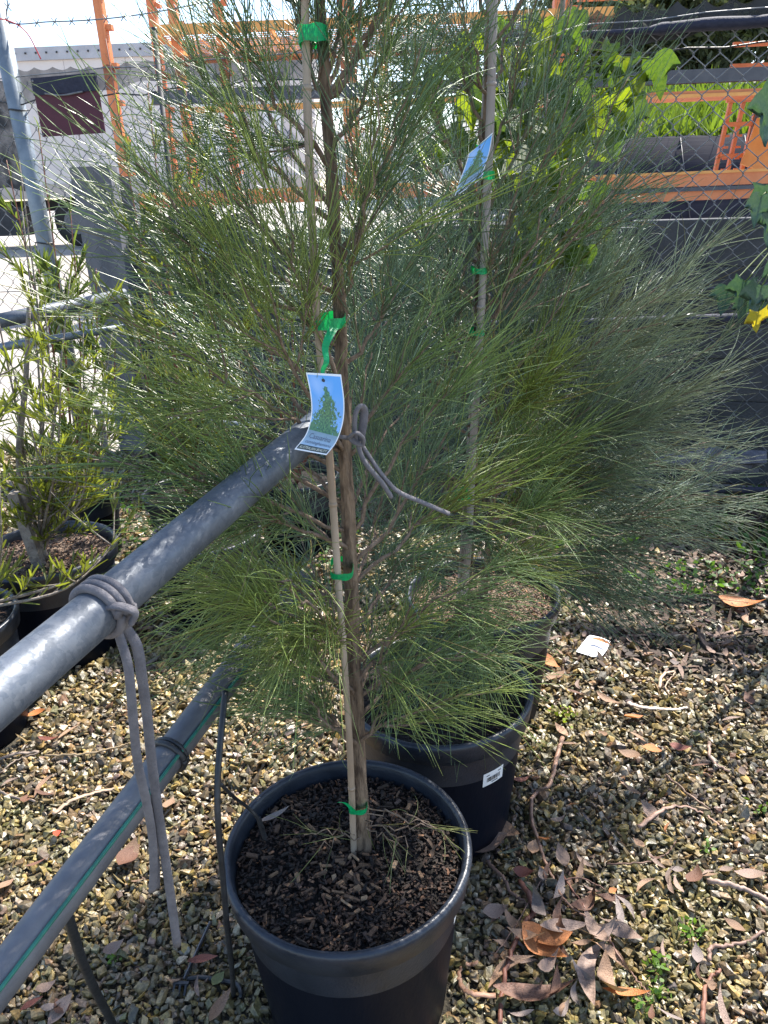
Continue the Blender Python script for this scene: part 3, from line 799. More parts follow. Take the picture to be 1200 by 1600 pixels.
# wood chips on the soil of the front pot: the big ones singly, the fine ones as one part
CHIP = np.array([(.05, .03, .018), (.09, .05, .028), (.14, .08, .045), (.22, .13, .07), (.03, .02, .014), (.018, .013, .01), (.33, .21, .12), (.07, .045, .035)])
def chips(key, H, nfine, nbig, parent, ro=.19, bright=1.0):
    cx, cyy = POTS[key]
    cube = np.array([[-1,-1,-1],[1,-1,-1],[.8,1,-1],[-.9,1,-1],[-.9,-1,1],[1,-.8,1],[.9,.9,1],[-1,1,1]]) * .5
    CF = np.array([[0,3,2,1],[4,5,6,7],[0,1,5,4],[1,2,6,5],[2,3,7,6],[3,0,4,7]])
    a = rng.uniform(0, 6.28, nfine); r_ = np.sqrt(rng.uniform(0, 1, nfine)) * ro
    P = np.stack([cx + r_ * np.cos(a), cyy + r_ * np.sin(a), H - .034 + rng.uniform(0, .010, nfine)], 1)
    S_ = np.stack([rng.uniform(.003, .013, nfine), rng.uniform(.0015, .005, nfine), rng.uniform(.001, .003, nfine)], 1)
    vv = cube[None] * S_[:, None]
    t = rng.normal(0, .4, (nfine, 1)); vv[:, :, 2] += vv[:, :, 0] * t
    vv = np.einsum('nij,nkj->nki', rot_z(rng.uniform(0, 6.28, nfine)), vv) + P[:, None]
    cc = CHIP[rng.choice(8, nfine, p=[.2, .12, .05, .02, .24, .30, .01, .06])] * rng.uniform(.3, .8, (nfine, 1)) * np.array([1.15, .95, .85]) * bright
    F = (CF[None] + np.arange(nfine)[:, None, None] * 8).reshape(-1, 4)
    o = link('fine_mulch', np_mesh('fine_mulch', vv.reshape(-1, 3), F, M['chip'], False, np.repeat(cc, 8, 0)), parent); o['kind'] = 'stuff'
    me = np_mesh('wood_chip', cube, CF, M['chip_obj'])
    for k in range(nbig):
        q = rng.uniform(0, 6.28); rr_ = math.sqrt(rng.uniform(0, 1)) * ro * .95
        if k < nbig * .3: dx, dy = rng.normal(.01, .035), -.06 + rng.normal(0, .035)
        else: dx, dy = rr_ * math.cos(q), rr_ * math.sin(q)
        o = link('wood_chip', me, parent, False)
        o.location = Vector((cx + dx, cyy + dy, H - .026 + rng.uniform(-.002, .004))) - Vector((cx, cyy, 0))
        o.scale = (rng.uniform(.010, .024), rng.uniform(.003, .008), rng.uniform(.002, .004))
        o.rotation_euler = (rng.normal(0, .25), rng.normal(0, .25), rng.uniform(0, 6.28))
        c_ = CHIP[rng.choice([2, 3, 6])] if k < nbig * .3 else CHIP[rng.choice([0, 1, 2, 4, 7, 1, 0, 3])]  # paler chips before the trunk: the sun spot is put into their colour
        o.color = (*(c_ * rng.uniform(.7, 1.2)), 1)
chips('front', .37, 3600, 150, pot_front)
chips('mid', .37, 500, 0, pot_mid)
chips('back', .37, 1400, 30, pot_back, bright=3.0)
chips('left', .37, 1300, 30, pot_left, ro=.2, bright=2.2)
chips('edge', .37, 500, 0, pot_edge, ro=.18)

# ------------------------------------------------------------------ casuarina saplings
def needles(P, D, L, B, w, k=6):
    n = len(P); t = np.linspace(0, 1, k)
    D = unit(D)
    a = unit(np.cross(D, np.array([.31, .52, .79]))); b = np.cross(D, a)
    C = P[:, None] + D[:, None] * (L[:, None] * t)[:, :, None] + B[:, None] * (L[:, None] * t ** 2)[:, :, None]
    r_ = (w[:, None] * np.interp(t, [0, .1, .8, 1], [.75, 1, .85, .35])[None])
    V = []
    for q in range(3):
        th = q * 2.0944
        V.append(C + r_[:, :, None] * (a * math.cos(th) + b * math.sin(th))[:, None])
    V = np.stack(V, 2).reshape(-1, 3)
    base = (np.arange(n) * k * 3)[:, None, None] + (np.arange(k - 1) * 3)[None, :, None]
    j = np.arange(3)[None, None]; j2 = (j + 1) % 3
    Q = np.stack([base + j, base + j2, base + 3 + j2, base + 3 + j], -1).reshape(-1, 4)
    return V, Q, k * 3

def bez(A, C, T, n): 
    t = np.linspace(0, 1, n)[:, None]
    return A * (1 - t) ** 2 + 2 * C * t * (1 - t) + T * t * t

def foliage_points(path, n, nl, spread, t0=.12, tipbias=1.3):
    """needle roots and directions along a branch path"""
    m = len(path)
    s = t0 + (1 - t0) * rng.uniform(0, 1, n) ** (1 / tipbias)
    f = s * (m - 1); i = np.minimum(f.astype(int), m - 2); u = (f - i)[:, None]
    P = path[i] * (1 - u) + path[i + 1] * u
    T = unit(path[i + 1] - path[i])
    rnd = rng.normal(0, 1, (n, 3)); perp = unit(rnd - T * np.sum(rnd * T, 1, keepdims=True))
    phi = np.abs(rng.normal(spread, .16, n)) * (1.15 - .55 * s)
    D = T * np.cos(phi)[:, None] + perp * np.sin(phi)[:, None]
    Ln = nl * rng.uniform(.55, 1.12, n) * (1.0 - .25 * np.abs(s - .6))
    return P, D, Ln, perp

DENS = .68
def branch(tree, A, T, n, nl, tint, droop=-.06, arch=-.10, r0=.0038, nsub=3, spread=.56, width=.00070):
    A = np.array(A, float); T = np.array(T, float); n = int(n * DENS)
    d = T - A; Lb = np.linalg.norm(d)
    ctrl = A + d * .5 + np.array([0, 0, arch * Lb]) + rng.normal(0, .03, 3) * Lb
    path = bez(A, ctrl, T, 12)
    wob = rng.normal(0, .004, path.shape); wob[0] = 0; path = path + wob
    mb = MB().tube(path, np.linspace(r0, .0010, 12), 6)
    paths = [(path, n, .14)]
    for k in range(nsub):
        s = rng.uniform(.2, .75); i = int(s * 11)
        tg = unit(path[i + 1] - path[i]); rv = rng.normal(0, 1, 3); rv -= tg * (rv @ tg); rv = unit(rv)
        sl = Lb * rng.uniform(.28, .5) * (1.1 - s * .6)
        e = path[i] + (tg * .82 + rv * .5) * sl
        sp_ = bez(path[i], path[i] + (tg * .5 + rv * .45) * sl * .5, e + [0, 0, .03 * sl], 7)
        mb.tube(sp_, np.linspace(r0 * .55, .0008, 7), 5)
        paths.append((sp_, int(n * .42), .05))
    bo = mb.build('branch', M['twig'], tree, True)
    VV, QQ, CC, off = [], [], [], 0
    for pth, cnt, t0 in paths:
        P, D, Ln, perp = foliage_points(pth, cnt, nl, spread, t0)
        B = rng.normal(0, .17, P.shape) + np.array([0, 0, droop * rng.uniform(.6, 2.0)]) - perp * rng.uniform(0, .22, (len(P), 1))
        # nothing may poke into the lens
        w = width * rng.uniform(.8, 1.25, len(P))
        E = P + D * Ln[:, None]
        ok = ((E - EYE) @ cF > .55) & ((P - EYE) @ cF > .5) & (P[:, 2] > .30) & (E[:, 2] > .03)
        P, D, Ln, B, w = P[ok], D[ok], Ln[ok], B[ok], w[ok]
        if not len(P): continue
        V, Q, per = needles(P, D, Ln, B, w)
        VV.append(V); QQ.append(Q + off); off += len(V)
        c_ = np.array(tint) * rng.uniform(.6, 1.5, (len(P), 1)) * np.array([1, 1, 1])
        yel = rng.uniform(0, 1, len(P)) < .035
        c_[yel] = np.array([.20, .17, .05]) * rng.uniform(.7, 1.2, (yel.sum(), 1))
        CC.append(np.repeat(c_, per, 0))
    o = link('needles', np_mesh('needles', np.concatenate(VV), np.concatenate(QQ), M['needle'], True, np.concatenate(CC)), bo)
    o['kind'] = 'stuff'
    return bo

def trunk_at(path, z):
    return np.array([np.interp(z, path[:, 2], path[:, k]) for k in range(3)])

def sapling(name, base, tpath, r0, r1, label):
    t = empty(name, base, label, 'sapling', 'needle-leaved saplings in pots')
    pth = spline(tpath, 10)
    jit = np.stack([[.0022 * mnoise.noise(Vector((p_[2] * 9, k * 7, 1))) for k in range(3)] for p_ in pth]); pth = pth + jit
    V, Q, Tt = tube(pth, np.linspace(r0, r1, len(pth)) * (1 + .35 * np.exp(-np.linspace(0, 14, len(pth)))), 12)
    nv = np.array([mnoise.noise(Vector((v_[0] * 160, v_[1] * 160, v_[2] * 26))) for v_ in V])
    V = V + unit(V - np.vstack([np.repeat(pth, 12, 0), pth[:1], pth[-1:]])[:len(V)] + 1e-9) * (nv * r0 * .13)[:, None]
    link('trunk', np_mesh('trunk', V, [Q, Tt], M['bark'], True), t)
    return t, pth

G1 = (.140, .205, .068); G1y = (.205, .260, .060); G1d = (.108, .172, .090); G2 = (.125, .185, .108); G3 = (.185, .240, .165); G3p = (.26, .30, .21)
# ---- front sapling
t1, p1 = sapling('needle_sapling', (-.063, 1.0, .33), [(-.063, 1.0, .31), (-.060, 1.012, .55), (-.055, 1.035, .85), (-.052, 1.05, 1.06), (-.050, 1.075, 1.35), (-.053, 1.10, 1.62), (-.05, 1.11, 1.95), (-.05, 1.11, 2.25)], .0142, .004,
                 'nearest needle-leaved sapling, tied to the thick rail, in the front pot')
# branches seen in the photograph: tip pixel, tip depth, height on the trunk, needle count, tint, arch
B1 = [(215, 255, .95, 1.20, 150, G1, -.10), (175, 330, 1.02, 1.12, 130, G1, -.08), (250, 190, 1.05, 1.27, 130, G1, -.10), (160, 470, .92, 1.05, 140, G1y, -.05),
      (215, 560, .98, 1.02, 130, G1y, -.03), (180, 720, .88, .93, 140, G1, .02), (250, 650, 1.08, .97, 120, G1y, .0), (330, 780, .86, .90, 120, G1, .03),
      (300, 850, 1.02, .80, 120, G1y, .04), (370, 930, .90, .74, 130, G1y, .10), (330, 1010, 1.05, .66, 120, G1, .10), (420, 1060, 1.12, .56, 110, G1d, .10),
      (300, 90, 1.05, 1.36, 130, G1, -.10), (365, 30, 1.0, 1.42, 140, G1, -.08), (440, -40, 1.1, 1.50, 140, G1d, -.06), (560, -60, 1.1, 1.52, 150, G1, -.05),
      (640, -10, 1.05, 1.44, 140, G1, -.08), (690, 120, 1.12, 1.32, 130, G1, -.08), (660, 60, 1.0, 1.30, 120, G1d, -.08), (590, 150, .98, 1.22, 120, G1y, -.06),
      (400, 240, .93, 1.12, 130, G1y, -.06), (330, 360, .90, 1.05, 140, G1y, -.05), (690, 330, 1.10, 1.16, 120, G1d, -.06), (680, 470, 1.12, 1.04, 100, G1, -.04),
      (745, 560, 1.12, .92, 100, G1, .03), (720, 640, 1.16, .86, 90, G1d, .0), (735, 740, 1.10, .83, 90, G1y, .04), (660, 840, 1.14, .76, 80, G1d, .06),
      (790, 880, 1.06, .70, 90, G1, .08), (780, 1010, 1.04, .64, 100, G1, .10), (790, 1075, 1.05, .56, 100, G1y, .10), (700, 1010, 1.18, .60, 90, G1d, .05),
      (300, 450, 1.25, 1.05, 120, G1d, -.05), (370, 560, 1.25, .95, 120, G1d, -.03), (400, 690, 1.25, .86, 120, G1d, 0), (600, 420, 1.28, 1.05, 110, G1d, -.05),
      (640, 560, 1.30, .95, 110, G1d, -.03), (610, 720, 1.30, .82, 110, G1d, 0), (470, 840, 1.28, .72, 110, G1d, 0), (590, 900, 1.28, .64, 100, G1d, .05),
      (392, 948, .86, .64, 110, G1y, .08), (440, 905, .84, .72, 60, G1y, .06), (455, 1085, .95, .55, 70, G1, .12), (385, 1100, 1.0, .56, 70, G1, .15), (350, 960, 1.0, .70, 80, G1, .10),
      (640, 1075, .98, .54, 70, G1, .12), (660, 960, 1.0, .66, 70, G1y, .08), (330, 900, .95, .74, 80, G1y, .06)]
for (px_, py_, Y, za, n_, tint, arch) in B1:
    A = trunk_at(p1, za); T = at(px_, py_, Y)
    if py_ < 160: n_ = int(n_ * .5)
    elif px_ < 300: n_ = int(n_ * .62)
    elif py_ < 480: n_ = int(n_ * .70)
    elif Y >= 1.25: n_ = int(n_ * .6)
    elif px_ > 680 and py_ > 980: n_ = int(n_ * .55)
    branch(t1, A, T, n_, .185 if za > .7 else .16, tint, droop=-.03 if za > .8 else -.20, arch=arch)
for k in range(15):      # the leader above the frame and its side shoots
    z = rng.uniform(1.35, 2.2); a = k * 2.4
    if math.sin(a) < -.35: a = -a
    l = rng.uniform(.22, .42) * (1.15 - .35 * (z - 1.35))
    A = trunk_at(p1, z)
    branch(t1, A, A + np.array([math.cos(a) * l * .6, math.sin(a) * l * .6, l * .8]), 60, .16, G1, arch=-.08, nsub=2)
# sparse pale basal shoots in the pot
A0 = np.array([-.055, .995, .36])
for (px_, py_) in ((720, 1290), (640, 1190), (470, 1270), (690, 1230), (620, 1330), (500, 1390), (700, 1330)):
    branch(t1, A0 + [0, 0, rng.uniform(0, .1)], at(px_, py_ - 20, .96) * [1, 1, 0] + [0, 0, .375 + rng.uniform(0, .04)], 8, .10, (.14, .15, .05), droop=-.05, arch=.15, r0=.0012, nsub=0, spread=.7)

# ---- middle sapling
t2, p2 = sapling('needle_sapling', (.105, 1.42, .33), [(.105, 1.42, .31), (.135, 1.44, .45), (.176, 1.47, .63), (.190, 1.485, .95), (.200, 1.50, 1.23), (.213, 1.53, 1.50), (.218, 1.55, 1.70), (.225, 1.56, 2.1), (.23, 1.56, 2.4)], .0125, .004,
                 'needle-leaved sapling with two canes and a blue tag, in the middle pot')
B2 = [(985, 110, 1.50, 1.16, 150, G2, -.10), (1010, 190, 1.55, 1.14, 140, G2, -.08), (930, 60, 1.48, 1.24, 140, G2, -.08), (900, 0, 1.55, 1.33, 140, G2, -.08), (850, -60, 1.55, 1.42, 130, G2, -.06),
      (960, 290, 1.45, 1.06, 130, G2, -.06), (900, 240, 1.42, 1.10, 120, G1, -.06), (860, 150, 1.42, 1.20, 130, G2, -.06), (680, -30, 1.5, 1.46, 130, G2, -.06), (620, 60, 1.45, 1.36, 130, G2, -.08),
      (640, 170, 1.55, 1.28, 120, G2, -.08), (590, 260, 1.5, 1.18, 120, G1d, -.08), (600, 380, 1.5, 1.08, 120, G1d, -.06), (640, 440, 1.4, 1.04, 120, G2, -.05), (900, 420, 1.42, .98, 130, G1, -.05),
      (860, 560, 1.38, .90, 130, G1y, -.03), (900, 680, 1.38, .80, 120, G1, .0), (600, 560, 1.45, .92, 110, G2, -.03), (590, 690, 1.45, .82, 110, G2, 0), (640, 800, 1.42, .74, 110, G1d, .03),
      (850, 800, 1.36, .70, 120, G1, .04), (600, 900, 1.38, .66, 110, G1d, .05), (830, 900, 1.38, .64, 100, G1y, .05), (640, 1000, 1.34, .58, 120, G1, .08), (740, 1015, 1.30, .58, 130, G1, .08),
      (770, 1030, 1.36, .54, 110, G1y, .08), (625, 1045, 1.32, .52, 100, G1d, .08), (690, 1050, 1.32, .50, 100, G1, .08), (770, 980, 1.48, .60, 100, G1, .06), (700, 640, 1.62, .86, 110, G2, -.02),
      (820, 480, 1.62, .96, 120, G2, -.04), (820, 680, 1.60, .78, 120, G1y, 0), (690, 380, 1.62, 1.06, 110, G2, -.05), (800, 330, 1.60, 1.14, 110, G2, -.05),
      (520, 300, 1.75, 1.20, 110, G2, -.08), (560, 380, 1.80, 1.12, 110, G2, -.06), (500, 450, 1.75, 1.05, 110, G3, -.06), (540, 520, 1.80, 1.0, 110, G2, -.04), (470, 380, 1.70, 1.12, 100, G2, -.06), (560, 250, 1.80, 1.26, 100, G2, -.08),
      (600, 320, 1.85, 1.18, 100, G3, -.06), (480, 560, 1.70, .95, 110, G2, -.03), (450, 480, 1.66, 1.0, 100, G3, -.04), (520, 620, 1.75, .88, 110, G2, 0), (500, 700, 1.70, .80, 100, G2, 0), (590, 180, 1.80, 1.34, 90, G2, -.08)]
for (px_, py_, Y, za, n_, tint, arch) in B2:
    if px_ > 780 and 200 < py_ < 480: n_ = int(n_ * .3)
    elif px_ > 780 and py_ <= 200: n_ = int(n_ * .5)
    elif py_ > 960: n_ = int(n_ * .6)
    elif py_ < 200: n_ = int(n_ * .7)
    branch(t2, trunk_at(p2, za), at(px_, py_, Y), n_, .18, tint, width=.00076, droop=-.03 if za > .7 else -.07, arch=arch)
for k in range(15):
    z = rng.uniform(1.5, 2.35); a = k * 2.4; l = rng.uniform(.22, .40)
    A = trunk_at(p2, z)
    branch(t2, A, A + np.array([math.cos(a) * l * .6, math.sin(a) * l * .6, l * .8]), 80, .16, G2, arch=-.08, nsub=2)

# ---- rear, bushy sapling that spreads to the right
t3, p3 = sapling('needle_sapling', (.262, 1.84, .33), [(.262, 1.84, .31), (.275, 1.84, .5), (.29, 1.85, .75), (.30, 1.86, 1.0), (.31, 1.86, 1.25), (.32, 1.86, 1.42)], .011, .003,
                 'bushy grey-green sapling spreading far to the right, in the rear pot')
B3 = [(1120, 375, 1.85, .86, 190, G3p, -.06), (1010, 340, 1.95, .96, 160, G3, -.08), (1060, 430, 1.75, .84, 180, G3p, -.04), (930, 330, 1.9, 1.02, 150, G3, -.08), (1050, 500, 1.95, .80, 160, G3, -.04),
      (1150, 510, 1.70, .74, 200, G3, -.10), (1135, 580, 1.72, .72, 200, G3p, -.06), (1090, 610, 1.65, .68, 180, G3p, -.02), (1020, 560, 1.6, .74, 170, G3, -.02), (1000, 660, 1.62, .64, 170, G3, .02),
      (1030, 720, 1.75, .60, 170, G3, .03), (960, 740, 1.58, .58, 160, G2, .04), (1150, 790, 1.72, .54, 180, G3, .06), (1060, 800, 1.66, .50, 160, G2, .06), (1040, 880, 1.66, .48, 160, G2, .10),
      (1000, 915, 1.66, .46, 130, G2, .10), (880, 480, 1.7, .92, 150, G3, -.05), (850, 600, 1.66, .80, 150, G1y, -.02), (870, 700, 1.62, .66, 150, G1y, 0),
      (780, 560, 1.75, .84, 130, G2, -.02), (740, 700, 1.72, .70, 130, G2, 0), (940, 610, 1.8, .76, 150, G3, -.03), (820, 380, 1.85, 1.02, 130, G3, -.06), (960, 420, 1.72, .92, 150, G3, -.06),
      (700, 480, 1.85, .95, 120, G3, -.05), (650, 600, 1.85, .84, 120, G3, -.03), (930, 770, 1.7, .58, 120, G1, .03), (820, 770, 1.66, .60, 110, G1y, .03), (1010, 960, 1.62, .42, 130, G2, .12), (1175, 775, 1.80, .58, 180, G3p, .04), (1120, 850, 1.75, .50, 170, G3, .08), (1120, 690, 1.8, .66, 180, G3, .0), (1060, 930, 1.7, .44, 140, G2, .12)]
for (px_, py_, Y, za, n_, tint, arch) in B3:
    branch(t3, trunk_at(p3, za), at(px_, py_, Y), int(n_ * (.80 if py_ < 680 else .56)), .175, tint, droop=.0 if za > .6 else -.08, arch=arch, nsub=4, width=.00086)

# ------------------------------------------------------------------ canes, tape, tags
def cane(pts_, r_, m, label, name='bamboo_stake'):
    pth = spline(pts_, 10)
    t = empty(name, pth[0], label, 'stake', 'plant stakes')
    MB().tube(pth, r_ * (1 + .05 * np.sin(np.linspace(0, 20, len(pth)))), 10).build('cane', M[m], t, True)
    cum = np.linspace(.1, .95, 7)
    for c_ in cum:
        i_ = int(c_ * (len(pth) - 2)); d_ = unit(pth[i_ + 1] - pth[i_])
        MB().tube([pth[i_] - d_ * .003, pth[i_] + d_ * .003], r_ * 1.18, 10).build('node_ring', M[m], t, True)
    return pth
k1 = cane([at(550, 1300, .99) * [1, 1, 0] + [0, 0, .30], at(545, 1140, .985), at(528, 900, .995), at(515, 715, 1.015), at(495, 490, 1.03), at(483, 240, 1.05), at(477, 30, 1.07), at(470, -300, 1.08)], .0054, 'cane', 'pale bamboo cane tied to the trunk of the nearest sapling')
k2 = cane([at(722, 960, 1.46), at(732, 850, 1.45), at(740, 680, 1.455), at(752, 480, 1.465), at(762, 280, 1.475), at(770, 60, 1.49), at(776, -240, 1.5)], .0075, 'cane2', 'weathered cane at the right of the middle sapling trunk')
k3 = cane([at(716, 960, 1.50), at(738, 620, 1.51), at(745, 400, 1.52), at(757, 180, 1.54), at(764, 0, 1.55), at(768, -200, 1.56)], .006, 'cane2', 'thin dark cane behind the middle sapling trunk')
def tape(px_, py_, Y, w, h, label, tail=None, tilt=0.0, ry=.03):
    """a flat tape wound round stem and cane, knotted with short ends; Y is the depth of the stem it hugs"""
    c_ = at(px_, py_, Y - ry); c_[1] = Y
    o = empty('tape_tie', c_, label, 'tie', 'green tape ties')
    hw = w / 2; th = np.linspace(0, 6.2832, 26); V = []
    for s_ in (-.5, -.15, .2, .5):
        for a in th[:-1]:
            sq = 1 / max(abs(math.cos(a)) ** 4 + abs(math.sin(a)) ** 4, 1e-6) ** .25
            V.append(c_ + [hw * sq * math.cos(a), ry * sq * math.sin(a), s_ * h + tilt * math.cos(a) * h + .0010 * math.sin(a * 5 + s_ * 3)])
    n_ = 25; i = np.arange(3)[:, None] * n_; j = np.arange(n_)[None]; j2 = (j + 1) % n_
    link('loop', np_mesh('loop', V, np.stack([i + j, i + j2, i + n_ + j2, i + n_ + j], -1).reshape(-1, 4), M['tape'], True), o)
    if tail:
        pts_ = spline([at(*q) for q in tail], 6); V = []
        for k, q in enumerate(pts_):
            f = k / (len(pts_) - 1); hw_ = h * (.40 - .26 * f)
            V += [q + [-hw_, 0, hw_ * .3], q + [hw_, .002, -hw_ * .3]]
        i = np.arange(len(pts_) - 1) * 2
        link('loose_end', np_mesh('loose_end', V, np.stack([i, i + 1, i + 3, i + 2], -1), M['tape'], True), o)
tape(511, 508, 1.045, .046, .014, 'green tape tie above the front tree tag', [(522, 512, .99), (513, 528, .975), (508, 545, .968), (510, 565, .96), (504, 580, .957), (507, 592, .953)], .08, .036)
tape(533, 902, 1.018, .034, .010, 'green tape tie on the front trunk level with the lower rail', tilt=-.12)
tape(559, 1270, 1.0, .032, .010, 'lowest green tape tie on the front trunk, just above the mulch', [(553, 1268, .975), (540, 1256, .97), (528, 1254, .965)], ry=.022)
tape(487, 50, 1.08, .036, .018, 'topmost green tape tie on the front cane')
tape(760, 274, 1.49, .034, .013, 'green tape tie beside the blue tag on the weathered cane', [(752, 262, 1.44), (748, 236, 1.43), (745, 226, 1.42)])
tape(751, 424, 1.48, .028, .011, 'green tape tie on the middle trunk below the blue tag', ry=.026)
tape(747, 521, 1.475, .030, .010, 'green tape tie halfway up the middle trunk', ry=.026)
tape(727, 779, 1.465, .036, .010, 'low green tape tie on the middle trunk by the grey tie end', ry=.026)

# printed tag: the picture is flat print, so it is colour on a fine grid
def vnoise(x, y, s=0): return mnoise.noise(Vector((x, y, s)))
def print_color(u, v):
    """u across 0..1, v down 0..1"""
    if u < .035 or u > .965 or v < .018 or v > .982: return (.80, .82, .84)
    if v > .905: return (.035, .055, .06)
    if v > .685:
        f = (v - .685) / .22
        base = np.array([.20, .30, .38]) * (1 - f) + np.array([.36, .50, .66]) * f
        return tuple(base + .03 * vnoise(u * 12, v * 30))
    skyc = np.array([.10, .36, .80]) + np.array([.22, .16, .06]) * max(0, v - .15) + np.array([.25, .18, .08]) * max(0, vnoise(u * 3 + 5, v * 4) + .15 - abs(u - .25))
    cxn = .50 + .04 * vnoise(v * 5, 2)
    half = np.interp(v, [.12, .2, .34, .5, .6, .68], [.03, .13, .24, .38, .46, .44]) * (1 + .5 * vnoise(v * 9, 1.3 if u > .5 else 7.7))
    dd = abs(u - cxn) / half + .75 * vnoise(u * 14, v * 22) + .6 * vnoise(u * 38, v * 60)
    if v > .13 and dd < .85:
        g_ = .5 + .9 * vnoise(u * 30, v * 44, 3) + .2
        return (.02 + .07 * max(0, g_) ** 2, .07 + .17 * max(0, g_) ** 1.5, .05 + .05 * max(0, g_))
    if v > .56 and vnoise(u * 9, v * 14, 8) + (v - .58) * 6 > .1: return (.08 + .05 * vnoise(u * 30, v * 40), .20, .10)
    return tuple(skyc)
def hang_tag(name, left, right, label, hole_uv=(.46, .07)):
    """left/right edges as lists of world points from top to bottom"""
    Lp, Rp = spline(left, 8), spline(right, 8)
    def surf(u, v, off=0.0):
        f = v * (len(Lp) - 1); i_ = min(int(f), len(Lp) - 2); t = f - i_
        a = Lp[i_] * (1 - t) + Lp[i_ + 1] * t; b = Rp[i_] * (1 - t) + Rp[i_ + 1] * t
        p_ = a * (1 - u) + b * u
        d1 = b - a; d2 = (Lp[i_ + 1] - Lp[i_]) + (Rp[i_ + 1] - Rp[i_])
        n_ = np.cross(d2, d1); n_ = n_ / max(np.linalg.norm(n_), 1e-9)
        if n_ @ (EYE - p_) < 0: n_ = -n_
        return p_ + n_ * off
    o = empty(name, surf(.5, 0), label, 'tag', 'printed plant tags')
    nu, nv = 84, 170
    V = [surf(i / (nu - 1), j / (nv - 1)) for j in range(nv) for i in range(nu)]
    C_ = [print_color(i / (nu - 1), j / (nv - 1)) for j in range(nv) for i in range(nu)]
    i = np.arange(nv - 1)[:, None] * nu + np.arange(nu - 1)[None]
    link('printed_card', np_mesh('printed_card', V, np.stack([i, i + 1, i + nu + 1, i + nu], -1).reshape(-1, 4), M['print'], True, np.array(C_)), o)
    V = [surf(i / 7, j / 30, -.0006) for j in range(31) for i in range(8)]
    i = np.arange(30)[:, None] * 8 + np.arange(7)[None]
    link('card_back', np_mesh('card_back', V, np.stack([i, i + 1, i + 9, i + 8], -1).reshape(-1, 4), M['white'], True), o)
    def letters(txt, u0, u1, vb, hgt, m, nm):
        cu = bpy.data.curves.new('lettering', 'FONT'); cu.body = txt; cu.size = 1.0; cu.resolution_u = 2
        to = bpy.data.objects.new('lettering', cu); col.objects.link(to)
        dg = bpy.context.evaluated_depsgraph_get()
        me0 = bpy.data.meshes.new_from_object(to.evaluated_get(dg))
        co = np.array([v_.co[:] for v_ in me0.vertices]); wdt = co[:, 0].max()
        for v_ in me0.vertices:
            x, y = v_.co.x / wdt, v_.co.y
            v_.co = Vector(surf(u0 + (u1 - u0) * x, vb - y * hgt, .0006))
        bpy.data.objects.remove(to); bpy.data.curves.remove(cu)
        me0.materials.clear(); me0.materials.append(m)
        link(nm, me0, o)
    letters('Casuarina', .12, .82, .790, .105, M['grey_ink'], 'title_lettering')
    letters('cunninghamiana', .12, .93, .868, .070, M['grey_ink'], 'species_lettering')
    letters('AUSTRALIAN BEAUTY', .08, .93, .964, .062, M['pale_ink'], 'banner_lettering')
    th = np.linspace(0, 6.2832, 12)
    hc = surf(*hole_uv, .0008); e1 = unit(surf(1, .1) - surf(0, .1)); e2 = unit(surf(.5, .2) - surf(.5, 0))
    MB().add(np.vstack([[hc], [hc + .0022 * (e1 * math.cos(a) + e2 * math.sin(a)) for a in th[:-1]]]), None, [[0, k, k % 11 + 1] for k in range(1, 12)]).build('punched_hole', M['ink'], o)
    return o, surf
tg1, sf1 = hang_tag('plant_tag', [at(478, 582, .955), at(485, 617, .948), at(486, 648, .945), at(478, 678, .938), at(460, 702, .925)],
                    [at(533, 585, .955), at(538, 628, .948), at(536, 660, .945), at(526, 690, .938), at(510, 711, .925)], 'curled tree-picture tag hanging on the nearest sapling')
tg2, sf2 = hang_tag('plant_tag', [at(733, 240, 1.40), at(726, 262, 1.395), at(717, 286, 1.388), at(710, 308, 1.375)],
                    [at(770, 207, 1.44), at(765, 236, 1.432), at(758, 260, 1.425), at(753, 279, 1.415)], 'tilted blue tag hanging on the middle sapling')

# ------------------------------------------------------------------ galvanised rails
def rail(A, B, r_, m, label, name='steel_rail', group='galvanised rails', plug=True):
    A = np.array(A); B = np.array(B); t = empty(name, A, label, 'rail', group)
    pp = [A + (B - A) * s for s in np.linspace(0, 1, 8)]
    d_ = unit(B - A)
    MB().tube(pp, r_, 32, False).build('pipe', M[m], t, True)
    if plug:
        MB().tube([B - d_ * .001, B + d_ * .004], r_ * 1.04, 24).build('end_cap', M['galv_dull'], t, True)
    return t, d_
d1 = unit(np.array([-.103, 1.034, 1.085]) - np.array([-.312, .501, 1.042]))
uA = np.array([-.312, .501, 1.042]) - d1 * .7; uB = np.array([-.103, 1.034, 1.085]) + d1 * .03
rail_u, _ = rail(uA, uB, .0228, 'galv', 'thick shiny galvanised rail sloping in from the left to the nearest sapling')
d2 = unit(np.array([-.172, 1.265, .715]) - np.array([-.449, .586, .604]))
lA = np.array([-.449, .586, .604]) - d2 * .6; lB = np.array([-.172, 1.265, .715]) + d2 * .02
rail_l, _ = rail(lA, lB, .0235, 'galv_dull', 'dull lower rail with a green wire along it')
